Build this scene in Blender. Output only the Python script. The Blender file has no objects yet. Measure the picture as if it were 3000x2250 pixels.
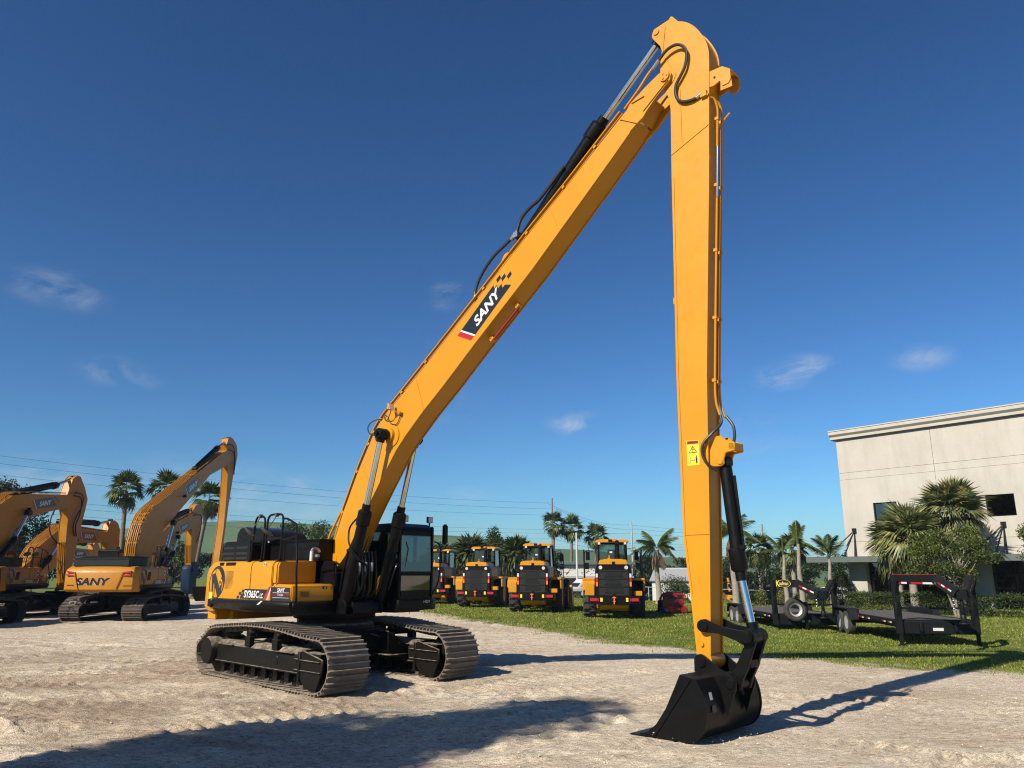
import bpy, bmesh, math, random
import numpy as np
from mathutils import Vector, Matrix, Euler
R = math.radians
rnd = random.Random(7)
rng = np.random.default_rng(11)
scene = bpy.context.scene
C = scene.collection

# ------------------------------------------------------------------ materials
def mat(name):
    m = bpy.data.materials.new(name); m.use_nodes = True
    nt = m.node_tree
    return m, nt, nt.nodes['Principled BSDF']
def N(nt, t, **kw):
    n = nt.nodes.new(t)
    for k, v in kw.items():
        if k in n.inputs.keys(): n.inputs[k].default_value = v
        else: setattr(n, k, v)
    return n
K = .81          # overall paint and soil reflectance, balanced against the exposure below
sc3 = lambda c: tuple(v*K for v in c)
def coords(nt): return N(nt, 'ShaderNodeTexCoord').outputs['Object']
def noise(nt, scale, detail=4, rough=.55, vec=None, dist=0):
    n = N(nt, 'ShaderNodeTexNoise', Scale=scale, Detail=detail, Roughness=rough, Distortion=dist)
    nt.links.new(vec if vec is not None else coords(nt), n.inputs['Vector']); return n.outputs['Fac']
def ramp(nt, fac, stops):
    r = N(nt, 'ShaderNodeValToRGB'); e = r.color_ramp.elements
    while len(e) < len(stops): e.new(.5)
    for k, (p, c) in enumerate(stops):
        e[k].position = p; e[k].color = (c, c, c, 1) if isinstance(c, (int, float)) else (*c, 1)
    nt.links.new(fac, r.inputs[0]); return r.outputs[0]
def mix(nt, fac, a, b, t='MIX'):
    n = N(nt, 'ShaderNodeMix', data_type='RGBA', blend_type=t)
    for k, v in ((0, fac), (6, a), (7, b)):
        if hasattr(v, 'is_linked') or hasattr(v, 'links'): nt.links.new(v, n.inputs[k])
        elif k == 0: n.inputs[0].default_value = v
        else: n.inputs[k].default_value = (*v, 1) if len(v) == 3 else v
    return n.outputs[2]
def bump(nt, b, h, strength=.3, dist=.02):
    n = N(nt, 'ShaderNodeBump', Strength=strength, Distance=dist)
    nt.links.new(h, n.inputs['Height']); nt.links.new(n.outputs[0], b.inputs['Normal'])

def paint(name, col, rough=.35, metal=0, coat=.3, dust=.0, dustcol=(.45, .38, .30), var=.06, nb=.02, spec=.4, sided=.025):
    m, nt, b = mat(name)
    n1 = noise(nt, 1.7, 5); n2 = noise(nt, 9, 6, .65)
    col = sc3(col); dustcol = sc3(dustcol)
    lo = tuple(c * (1 - var) for c in col); hi = tuple(min(1, c * (1 + var)) for c in col)
    c = ramp(nt, n1, [(.3, lo), (.7, hi)])
    if dust > 0:
        g = N(nt, 'ShaderNodeNewGeometry'); s = N(nt, 'ShaderNodeSeparateXYZ'); nt.links.new(g.outputs['Normal'], s.inputs[0])
        up = ramp(nt, s.outputs[2], [(.2, 0.0), (.95, 1.0)])
        d = ramp(nt, n2, [(.42, .25 * dust), (.72, dust)])
        f = mix(nt, 1.0, d, up, 'MULTIPLY')
        f2 = mix(nt, sided, f, d)
        c = mix(nt, f2, c, dustcol)
    nt.links.new(c, b.inputs['Base Color'])
    rr = ramp(nt, n2, [(.3, max(.05, rough - .08)), (.7, min(1, rough + .1))])
    nt.links.new(rr, b.inputs['Roughness'])
    b.inputs['Metallic'].default_value = metal; b.inputs['Coat Weight'].default_value = coat
    b.inputs['Coat Roughness'].default_value = .12; b.inputs['Specular IOR Level'].default_value = spec
    if nb: bump(nt, b, noise(nt, 3.2, 3), .06, nb)
    return m
def plain(name, col, rough=.6, metal=0, var=.1, scale=6, bumpst=0):
    m, nt, b = mat(name); col = sc3(col) if not metal else col
    n = noise(nt, scale, 5, .6)
    nt.links.new(ramp(nt, n, [(.28, tuple(c * (1 - var) for c in col)), (.72, tuple(min(1, c * (1 + var)) for c in col))]), b.inputs['Base Color'])
    b.inputs['Roughness'].default_value = rough; b.inputs['Metallic'].default_value = metal
    if bumpst: bump(nt, b, noise(nt, scale * 4, 5, .7), bumpst, .02)
    return m
def emit(name, col, st):
    m, nt, b = mat(name); b.inputs['Emission Color'].default_value = (*col, 1); b.inputs['Emission Strength'].default_value = st; return m
def glass(name, tint=(.55, .62, .6), refl=.12):
    m = bpy.data.materials.new(name); m.use_nodes = True; nt = m.node_tree; nt.nodes.clear()
    o = N(nt, 'ShaderNodeOutputMaterial'); t = N(nt, 'ShaderNodeBsdfTransparent'); g = N(nt, 'ShaderNodeBsdfGlossy')
    t.inputs[0].default_value = (*tint, 1); g.inputs['Roughness'].default_value = .02
    lw = N(nt, 'ShaderNodeLayerWeight', Blend=.5); mx = N(nt, 'ShaderNodeMixShader')
    pw = N(nt, 'ShaderNodeMath', operation='POWER'); pw.inputs[1].default_value = 4
    ad = N(nt, 'ShaderNodeMath', operation='MULTIPLY_ADD'); ad.use_clamp = True; ad.inputs[1].default_value = .8; ad.inputs[2].default_value = refl
    nt.links.new(lw.outputs['Facing'], pw.inputs[0]); nt.links.new(pw.outputs[0], ad.inputs[0]); nt.links.new(ad.outputs[0], mx.inputs[0])
    nt.links.new(t.outputs[0], mx.inputs[1]); nt.links.new(g.outputs[0], mx.inputs[2]); nt.links.new(mx.outputs[0], o.inputs[0])
    return m
def leafmat(name, stops, trans=.3, rough=.5, spec=.3):
    m, nt, b = mat(name); stops = [(p, sc3(c)) for p, c in stops]
    g = N(nt, 'ShaderNodeNewGeometry'); n = noise(nt, .55, 2)
    mx = N(nt, 'ShaderNodeMath', operation='MULTIPLY_ADD'); nt.links.new(n, mx.inputs[0]); mx.inputs[1].default_value = .9; mx.inputs[2].default_value = -.45
    a = N(nt, 'ShaderNodeMath', operation='ADD'); a.use_clamp = True
    nt.links.new(g.outputs['Random Per Island'], a.inputs[0]); nt.links.new(mx.outputs[0], a.inputs[1])
    c = ramp(nt, a.outputs[0], stops)
    nt.links.new(c, b.inputs['Base Color']); b.inputs['Roughness'].default_value = rough; b.inputs['Specular IOR Level'].default_value = spec
    tr = N(nt, 'ShaderNodeBsdfTranslucent'); nt.links.new(c, tr.inputs[0])
    ms = N(nt, 'ShaderNodeMixShader'); ms.inputs[0].default_value = trans
    nt.links.new(b.outputs[0], ms.inputs[1]); nt.links.new(tr.outputs[0], ms.inputs[2])
    nt.links.new(ms.outputs[0], nt.nodes['Material Output'].inputs[0])
    return m

M = {}
M['yellow'] = paint('machine yellow', (.55, .238, .004), .40, coat=.10, var=.045, dust=.05, spec=.3)
M['yellow2'] = paint('machine yellow dusty shaded', (.42, .175, .006), .46, coat=.05, var=.06, dust=.10, spec=.3)  # dusty yellow, base also darkened to deepen the parked machines' shaded sides
M['black'] = paint('black paint', (.004, .004, .0045), .38, coat=.03, dust=.03, var=.1, spec=.15)
M['mirrorback'] = plain('mirror back', (.07,.07,.068), .5)
M['gray'] = paint('dark grey paint', (.010, .011, .013), .45, coat=.0, dust=.04, spec=.2)
M['under'] = paint('undercarriage black', (.007, .0058, .005), .5, coat=.0, dust=.95, spec=.12, dustcol=(.55,.47,.36), sided=.004)
M['shoe'] = paint('worn track steel', (.15, .122, .10), .6, metal=.1, coat=0, dust=.95, dustcol=(.55, .46, .36), var=.3, spec=.3, sided=.25)
M['shoe2'] = paint('dark track steel', (.085, .07, .06), .65, metal=.1, coat=0, dust=.5, dustcol=(.36, .29, .22), var=.25)
M['rubber'] = plain('tyre rubber', (.040, .036, .032), .9, var=.35, scale=9, bumpst=.2)
M['hose'] = plain('hose rubber', (.012, .012, .012), .5)
M['chrome'] = plain('chrome rod', (.62, .64, .66), .14, 1, .03)
M['steel'] = plain('bare steel', (.45, .45, .44), .35, 1, .1)
M['white'] = plain('white decal', (.62, .62, .62), .4, var=.02)
M['decal'] = plain('black decal', (.012, .014, .018), .3, var=.05)
M['red'] = plain('red', (.40, .010, .014), .4, var=.05)
M['dred'] = plain('dark red paint', (.28, .012, .012), .45, var=.15)
M['orange'] = plain('orange', (.85, .18, .02), .4)
M['syel'] = plain('sign yellow', (.85, .62, .03), .45, var=.03)
M['lamp'] = plain('lamp lens', (.55, .55, .53), .15, var=.25, scale=60)
M['glass'] = glass('window glass', (.42, .52, .50), .10)
M['glassd'] = glass('dark tinted glass', (.10, .15, .19), .16)
M['bluegl'] = glass('shaded windscreen', (.30, .38, .47), .17)
M['grille'] = plain('grille recess', (.003, .003, .003), .8)
M['wood'] = plain('deck planks', (.085, .075, .065), .85, var=.3, scale=4, bumpst=.3)
M['trail'] = paint('trailer black', (.006, .007, .0085), .5, coat=.0, dust=.04, spec=.25)
M['gold'] = plain('gold letters', (.72, .52, .12), .4)
M['bark'] = plain('bark', (.16, .125, .095), .9, var=.35, scale=5, bumpst=.6)
M['barkl'] = plain('pale bark', (.26, .23, .19), .85, var=.3, scale=7, bumpst=.5)
M['wpaint'] = plain('white vehicle paint', (.55, .56, .57), .3, var=.03)
M['dpaint'] = paint('dark vehicle paint', (.015, .016, .02), .25, coat=.6)
M['blue'] = paint('hammer blue', (.008, .022, .055), .5, coat=.0, dust=.03, spec=.15)
M['galv'] = plain('galvanised steel', (.36, .37, .38), .5, .3)
M['polew'] = plain('weathered pole', (.24, .20, .165), .85, var=.2)

# ------------------------------------------------------------------ mesh builder
def spline(path, n=4):
    P = [Vector(p) for p in path]; out = []
    for i in range(len(P)-1):
        a, b, c, d = P[max(i-1,0)], P[i], P[i+1], P[min(i+2,len(P)-1)]; L = (c-b).length
        t0 = (c-a).normalized()*L; t1 = (d-b).normalized()*L
        for k in range(n):
            t = k/n; t2, t3 = t*t, t*t*t; out.append(b*(2*t3-3*t2+1) + t0*(t3-2*t2+t) + c*(3*t2-2*t3) + t1*(t3-t2))
    return out + [P[-1]]
def chaikin(p, it=2):
    for _ in range(it):
        q = [p[0]]
        for (a,b),(c,d) in zip(p, p[1:]): q += [(a*.75+c*.25, b*.75+d*.25), (a*.25+c*.75, b*.25+d*.75)]
        p = q + [p[-1]]
    return p
class MB:
    def __init__(s): s.v = []; s.f = []; s.m = []; s.T = None
    def add(s, vs, fs, m=0):
        o = len(s.v)
        if s.T is not None: vs = [s.T @ Vector(p) for p in vs]
        s.v += [tuple(p) for p in vs]; s.f += [tuple(i + o for i in f) for f in fs]; s.m += [m] * len(fs)
        return s
    def box(s, c, d, m=0, rz=0, rx=0, ry=0):
        x, y, z = (k / 2 for k in d)
        vs = [Vector(p) for p in ((-x,-y,-z),(x,-y,-z),(x,y,-z),(-x,y,-z),(-x,-y,z),(x,-y,z),(x,y,z),(-x,y,z))]
        if rz or rx or ry:
            q = Euler((rx, ry, rz)).to_matrix(); vs = [q @ p for p in vs]
        c = Vector(c)
        return s.add([p + c for p in vs], [(3,2,1,0),(4,5,6,7),(0,1,5,4),(1,2,6,5),(2,3,7,6),(3,0,4,7)], m)
    def b2(s, a, b, m=0):   # box by corners
        return s.box([(a[i]+b[i])/2 for i in range(3)], [abs(b[i]-a[i]) for i in range(3)], m)
    def bar(s, p0, p1, w, h, m=0, up=(0,0,1)):
        p0 = Vector(p0); p1 = Vector(p1); d = (p1 - p0).normalized(); u = Vector(up)
        if abs(d.dot(u)) > .97: u = Vector((1,0,0))
        a = d.cross(u).normalized() * w / 2; b = a.cross(d).normalized() * h / 2
        vs = [p0-a-b, p0+a-b, p0+a+b, p0-a+b, p1-a-b, p1+a-b, p1+a+b, p1-a+b]
        return s.add(vs, [(0,1,2,3),(7,6,5,4),(0,4,5,1),(1,5,6,2),(2,6,7,3),(3,7,4,0)], m)
    def prism(s, poly, a, b, ax='y', m=0):
        n = len(poly)
        if ax == 'y': P = lambda p, t: (p[0], t, p[1])
        elif ax == 'z': P = lambda p, t: (p[0], p[1], t)
        else: P = lambda p, t: (t, p[0], p[1])
        area = sum(poly[i][0]*poly[(i+1)%n][1]-poly[(i+1)%n][0]*poly[i][1] for i in range(n))
        pl = list(poly) if area > 0 else list(poly)[::-1]
        if ax == 'y': pl = pl[::-1]
        vs = [P(p, a) for p in pl] + [P(p, b) for p in pl]
        fs = [tuple(range(n))[::-1], tuple(range(n, 2*n))] + [(i, (i+1)%n, n+(i+1)%n, n+i) for i in range(n)]
        if a > b: fs = [f[::-1] for f in fs]
        return s.add(vs, fs, m)
    def cyl(s, p0, p1, r0, r1=None, n=14, m=0, cap=True):
        return s.tube([p0, p1], [r0, r0 if r1 is None else r1], n, m, cap)
    def tube(s, path, r, n=8, m=0, cap=True):
        if 4 <= len(path) <= 20 and not isinstance(r, (list, tuple)): path = spline(path)
        P = [Vector(p) for p in path]; k = len(P)
        rr = r if isinstance(r, (list, tuple)) else [r] * k
        d = [(P[min(i+1,k-1)] - P[max(i-1,0)]).normalized() for i in range(k)]
        u = Vector((0,0,1)) if abs(d[0].z) < .9 else Vector((1,0,0))
        vs = []
        a = d[0].cross(u).normalized()
        for i in range(k):
            a = (a - d[i] * a.dot(d[i])).normalized(); b = d[i].cross(a)
            vs += [P[i] + (a*math.cos(2*math.pi*j/n) + b*math.sin(2*math.pi*j/n)) * rr[i] for j in range(n)]
        fs = [(i*n+j, i*n+(j+1)%n, (i+1)*n+(j+1)%n, (i+1)*n+j) for i in range(k-1) for j in range(n)]
        if cap: fs += [tuple(range(n))[::-1], tuple(range((k-1)*n, k*n))]
        return s.add(vs, fs, m)
    def lathe(s, prof, o, ax='z', n=20, m=0, cap=True):   # prof: (r, h)
        o = Vector(o); k = len(prof); vs = []
        for r, h in prof:
            for j in range(n):
                t = 2*math.pi*j/n; c, q = r*math.cos(t), r*math.sin(t)
                vs.append(o + Vector({'z': (c,q,h), 'y': (q,h,c), 'x': (h,c,q)}[ax]))
        fs = [(i*n+j, i*n+(j+1)%n, (i+1)*n+(j+1)%n, (i+1)*n+j) for i in range(k-1) for j in range(n)]
        if cap: fs += [tuple(range(n))[::-1], tuple(range((k-1)*n, k*n))]
        return s.add(vs, fs, m)
    def quad(s, a, b, c, d, m=0): return s.add([a,b,c,d], [(0,1,2,3)], m)
    def strip(s, prof, th, a, b, m=0):   # thick plate following an x-z profile, spread from y=a to y=b
        n = len(prof); P = [Vector((p[0], 0, p[1])) for p in prof]; ins = []
        for i in range(n):
            d = (P[min(i+1,n-1)] - P[max(i-1,0)]).normalized(); ins.append(P[i] + Vector((d.z, 0, -d.x)) * th)
        poly = [(p.x, p.z) for p in P] + [(p.x, p.z) for p in reversed(ins)]
        return s.prism(poly, a, b, 'y', m)
    def build(s, name, mats, parent=None, bevel=0, seg=1, smooth=True, ang=38, flat=False):
        if not isinstance(mats, (list, tuple)): mats = [mats]
        me = bpy.data.meshes.new(name); me.from_pydata(s.v, [], s.f)
        for q in mats: me.materials.append(M[q] if isinstance(q, str) else q)
        me.polygons.foreach_set('material_index', s.m)
        if bevel:
            bm = bmesh.new(); bm.from_mesh(me)
            bmesh.ops.remove_doubles(bm, verts=bm.verts, dist=1e-5)
            es = [e for e in bm.edges if len(e.link_faces) == 2 and e.calc_face_angle(0) > .5]
            try: bmesh.ops.bevel(bm, geom=es, offset=bevel, segments=seg, affect='EDGES', clamp_overlap=True)
            except Exception: pass
            bm.to_mesh(me); bm.free()
        me.validate(); me.update()
        if smooth and not flat:
            me.shade_smooth(); me.set_sharp_from_angle(angle=R(ang))
        o = bpy.data.objects.new(name, me); C.objects.link(o)
        if parent is not None: o.parent = parent
        return o
def tag(o, label=None, cat=None, group=None, kind=None):
    if label: o['label'] = label
    if cat: o['category'] = cat
    if group: o['group'] = group
    if kind: o['kind'] = kind
    return o
def thing(name, label, cat, loc=(0,0,0), rz=0, group=None, sc=1):
    o = bpy.data.objects.new(name, None); C.objects.link(o); o.empty_display_size = .3
    o.location = loc; o.rotation_euler = (0,0,rz); o.scale = (sc,)*3
    return tag(o, label, cat, group)
def copy_tree(o, parent=None):
    c = o.copy(); C.objects.link(c); c.parent = parent
    for ch in list(o.children): copy_tree(ch, c)
    return c

_tc = {}
def text(mb, body, O, U, V, h, m=0, sx=1.0, shear=0.0, bold=0.0, space=1.0, center=False, fw=0):
    key = (body, shear, bold, space)
    if key not in _tc:
        cu = bpy.data.curves.new('lettering_curve', 'FONT'); cu.body = body; cu.shear = shear; cu.offset = bold
        cu.space_character = space; cu.resolution_u = 3; cu.fill_mode = 'FRONT'
        ob = bpy.data.objects.new('lettering_curve', cu); C.objects.link(ob)
        bpy.context.view_layer.update()
        me = ob.evaluated_get(bpy.context.evaluated_depsgraph_get()).to_mesh()
        vs = [tuple(v.co) for v in me.vertices]; fs = [tuple(p.vertices) for p in me.polygons]
        bpy.data.objects.remove(ob); bpy.data.curves.remove(cu)
        xs = [v[0] for v in vs]; ys = [v[1] for v in vs]
        x0, y0, hh = min(xs), min(ys), max(ys) - min(ys)
        _tc[key] = ([((v[0]-x0)/hh, (v[1]-y0)/hh) for v in vs], fs)
    vs, fs = _tc[key]
    O = Vector(O); U = Vector(U); V = Vector(V)
    if fw: sx = fw / (max(v[0] for v in vs) * h)
    w = max(v[0] for v in vs) * h * sx
    if center: O = O - U * w / 2 - V * h / 2
    mb.add([O + U * (x * h * sx) + V * (y * h) for x, y in vs], fs, m)
    return w
# ------------------------------------------------------------------ excavators
# machine frame: x forward, y to its left, z up, origin under the slewing ring
def arc(cx, cz, r, a0, a1, n):
    return [(cx + r*math.cos(R(a0+(a1-a0)*i/n)), cz + r*math.sin(R(a0+(a1-a0)*i/n))) for i in range(n+1)]
TRK = arc(-2.0,.46,.46,-90,-195,7)[::1] + [(-1.9,.93),(-1.2,.985),(-.5,1.03),(.25,1.03),(.75,1.0),(1.55,.92)] + arc(2.02,.45,.46,75,-90,9)
def loop_points(path, pitch):
    P = [Vector((a,0,b)) for a,b in path]; P.append(P[0].copy())
    L = [0]
    for i in range(1,len(P)): L.append(L[-1] + (P[i]-P[i-1]).length)
    n = round(L[-1]/pitch); out = []
    def at(s):
        s %= L[-1]
        for i in range(1,len(P)):
            if s <= L[i]: return P[i-1].lerp(P[i], (s-L[i-1])/max(1e-9, L[i]-L[i-1]))
        return P[-1]
    for k in range(n):
        a, b = at(k*L[-1]/n), at((k+1)*L[-1]/n); out.append((a, b))
    return out
def make_track(root, side, yaw=0, steel='shoe', sw=.83, detail=2):
    T = Matrix.Rotation(yaw, 4, 'Z') @ Matrix.Translation((0, side*1.295, 0))
    mb = MB(); mb.T = T; hw = sw/2
    for a, b in loop_points(TRK, .205):
        t = (b-a).normalized(); n = Vector((-t.z,0,t.x)); L = (b-a).length
        c = (a+b)/2
        Q = Matrix(((t.x,0,n.x),(0,1,0),(t.z,0,n.z)))
        def bx(cx, cz, dx, dz, w):
            q = [Vector((cx+sx*dx/2, sy*w/2, cz+sz*dz/2)) for sz in (-1,1) for sx,sy in ((-1,-1),(1,-1),(1,1),(-1,1))]
            mb.add([c + Q @ p for p in q], [(3,2,1,0),(4,5,6,7),(0,1,5,4),(1,2,6,5),(2,3,7,6),(3,0,4,7)])
        bx(0, -.022, L*1.0, .018, sw)
        for k, (o, hgt) in enumerate(((-.42,.046),(.08,.040))): bx(o*L, -.013+hgt/2, .024, hgt, sw)
        bx(.47*L, -.035, .03, .02, sw*.985)
    tr = mb.build('crawler_track', steel, root, flat=True)
    mb = MB(); mb.T = T                                          # chain links inside the shoes
    for a, b in loop_points(TRK, .205):
        t = (b-a).normalized(); n = Vector((-t.z,0,t.x)); c = (a+b)/2 - n*.085
        for s in (-1,1):
            mb.bar(c - t*.098 + Vector((0,s*.085,0)), c + t*.098 + Vector((0,s*.085,0)), .05, .10)
            if detail > 1: mb.cyl(c + t*.1 + Vector((0,s*.11,0)), c + t*.1 + Vector((0,s*.135,0)), .036, n=8)
    mb.build('link_chain', 'shoe2' if detail > 1 else 'under', tr, flat=True)
    mb = MB(); mb.T = T                                          # side frame: box with roof-shaped top, idler yoke
    mb.prism([(-.30,.28),(.30,.28),(.30,.60),(.20,.68),(-.20,.68),(-.30,.60)], -1.75, 1.42, 'x')
    for s in (-1,1):
        mb.b2((-1.75, s*.30, .27), (1.45, s*.325, .30))
        if detail > 1:
            for a, b in ((-1.42,-1.05),(.55,1.2)): mb.b2((a, s*.30, .60), (b, s*.36, .615))
            mb.box((.62, s*.305, .45), (.05,.012,.14))
            mb.prism([(1.40,.60),(1.50,.68),(2.12,.56),(2.16,.40),(1.98,.04),(1.62,.06),(1.42,.25)], s*.285, s*.33, 'y')
            mb.b2((1.40, s*.27, .16), (1.46, s*.35, .66))
            mb.b2((1.46, s*.32, .50), (2.08, s*.355, .525)); mb.b2((1.46, s*.32, .33), (2.1, s*.355, .355))
            mb.b2((1.25, s*.30, .50), (1.40, s*.345, .53)); mb.b2((1.25, s*.30, .33), (1.40, s*.345, .355))
    if detail > 1: mb.b2((1.46,-.28,.54),(2.0,.28,.64))
    mb.build('track_frame', 'under', tr, bevel=.012)
    mb = MB(); mb.T = T
    sg = side if side else 1
    mb.lathe([(.30,-.16),(.38,-.15),(.38,.15),(.30,.16)], (-2.0,0,.46), 'y', 22)
    for s in (-1,1):
        mb.lathe([(.27,0),(.27,.20),(.25,.23),(.245,.25),(.02,.25)] if s > 0 else [(.02,-.25),(.245,-.25),(.25,-.23),(.27,-.2),(.27,0)], (-2.0,s*.16,.46), 'y', 24)
    for j in range(11):
        t = 2*math.pi*j/11; mb.box((-2.0+.40*math.cos(t), 0, .46+.40*math.sin(t)), (.09,.10,.07), ry=-t)
    mb.build('drive_sprocket', 'under', tr)
    mb = MB(); mb.T = T
    mb.lathe([(.25,-.12),(.36,-.10),(.36,.10),(.25,.12)], (2.02,0,.45), 'y', 22); mb.build('idler_wheel', 'under', tr)
    for k in range(8 if detail > 1 else 0):
        mb = MB(); mb.T = T; x = -1.45 + k*.405
        mb.lathe([(.06,-.30),(.06,-.2),(.14,-.19),(.14,-.11),(.10,-.10),(.10,.10),(.14,.11),(.14,.19),(.06,.2),(.06,.30)], (x,0,.235), 'y', 14)
        for s in (-1,1): mb.b2((x-.07, s*.235, .10),(x+.07, s*.30,.29))
        mb.build('bottom_roller', 'under', tr)
    for x in (-.47,.55):
        mb = MB(); mb.T = T
        mb.lathe([(.09,-.2),(.11,-.19),(.11,.19),(.09,.2)], (x,0,.86), 'y', 14)
        for s in (-1,1): mb.b2((x-.10,s*.235,.62),(x+.09,s*.33,.80)); mb.lathe([(.08,-.05),(.08,.05)], (x,s*.27,.85),'y',12)
        mb.build('carrier_roller', 'under', tr)
    return tr

def box_beam(mb, poly, hw, inset=.022, th=.02, m=0, yo=0):
    """welded box girder: two side plates standing slightly proud of the top and bottom plates"""
    P = [Vector((a,b)) for a,b in poly]; n = len(P)
    area = sum(P[i].x*P[(i+1)%n].y-P[(i+1)%n].x*P[i].y for i in range(n)); sg = 1 if area > 0 else -1
    ins = []
    for i in range(n):
        d0 = (P[i]-P[i-1]).normalized(); d1 = (P[(i+1)%n]-P[i]).normalized()
        nn = (Vector((-d0.y,d0.x))+Vector((-d1.y,d1.x))).normalized()*sg
        k = 1/max(.5, nn.dot(Vector((-d1.y,d1.x))*sg)); ins.append(tuple(P[i]+nn*inset*k))
    mb.prism(ins, yo-hw+th, yo+hw-th, 'y', m)
    mb.prism(poly, yo-hw, yo-hw+th, 'y', m); mb.prism(poly, yo+hw-th, yo+hw, 'y', m)

def hyd(root, name, p0, pg, p1, rb, rr, y=0, collar=True, m='black', rod='chrome'):
    """hydraulic cylinder: foot eye, barrel, gland, bright rod with its eye"""
    v = lambda p: Vector((p[0], y, p[1])); a, g, b = v(p0), v(pg), v(p1); d = (b-a).normalized()
    mb = MB(); mb.cyl(a + d*.08, g, rb, n=18)
    mb.lathe([(rb*1.05,-rb*.8),(rb*1.05,rb*.8)], a, 'y', 16)
    if collar: mb.tube([g - d*.30, g - d*.28, g - d*.03, g], [rb*1.02, rb*1.28, rb*1.28, rb*1.0], 18); mb.cyl(g, g + d*.12, rb*.8, n=16)
    side = Vector((0,-1,0)).cross(d)
    mb.tube([a + d*.2 + side*rb*1.25 , g - d*.25 + side*rb*1.25], rb*.22, 8)
    mb.box(g - d*.3 + side*rb*1.1, (.05,.12,.05))
    c = mb.build(name, m, root)
    mb = MB(); mb.cyl(g, b - d*.05, rr, n=14); mb.build('piston_rod', rod, c)
    mb = MB(); mb.lathe([(rr*1.9,-rb*.85),(rr*1.9,rb*.85)], b, 'y', 16); mb.cyl(b - d*.16, b, rr*1.5, n=14); mb.build('rod_eye', m, c)
    return c

GLY_N = [(0,0),(0,1),(.30,1),(.72,.36),(.72,1),(1,1),(1,0),(.70,0),(.28,.64),(.28,0)]
def decal_stripe(mb, O, U, V, L, Hh, mats=(0,1,2), words='SANY'):
    """black slanted plate with red and white nose, white letters and a flag of black flakes; mats: black, white, red"""
    O = Vector(O); U = Vector(U).normalized(); V = Vector(V).normalized(); nrm = U.cross(V).normalized()
    q = lambda pts, m, lift=0: mb.add([O + U*(a*L) + V*(b*Hh) + nrm*lift for a,b in pts], [tuple(range(len(pts)))], m)
    q([(0,0),(.07,0),(-.05,1),(-.12,1)], mats[2]); q([(.07,0),(.095,0),(-.025,1),(-.05,1)], mats[1])
    q([(.095,0),(.86,0),(.80,.36),(.75,.36),(.77,.60),(.70,.60),(.72,.82),(.66,.82),(.68,1),(-.025,1)], mats[0])
    for a,b in ((.74,.86),(.80,.64),(.875,.40)): q([(a,b),(a+.075,b),(a+.085,b+.20),(a+.01,b+.20)], mats[0])
    text(mb, words, O + U*(.175*L) + V*(.20*Hh) + nrm*.002, U, V, Hh*.56, mats[1], 1.12, .24, .035, 1.0)

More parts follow.
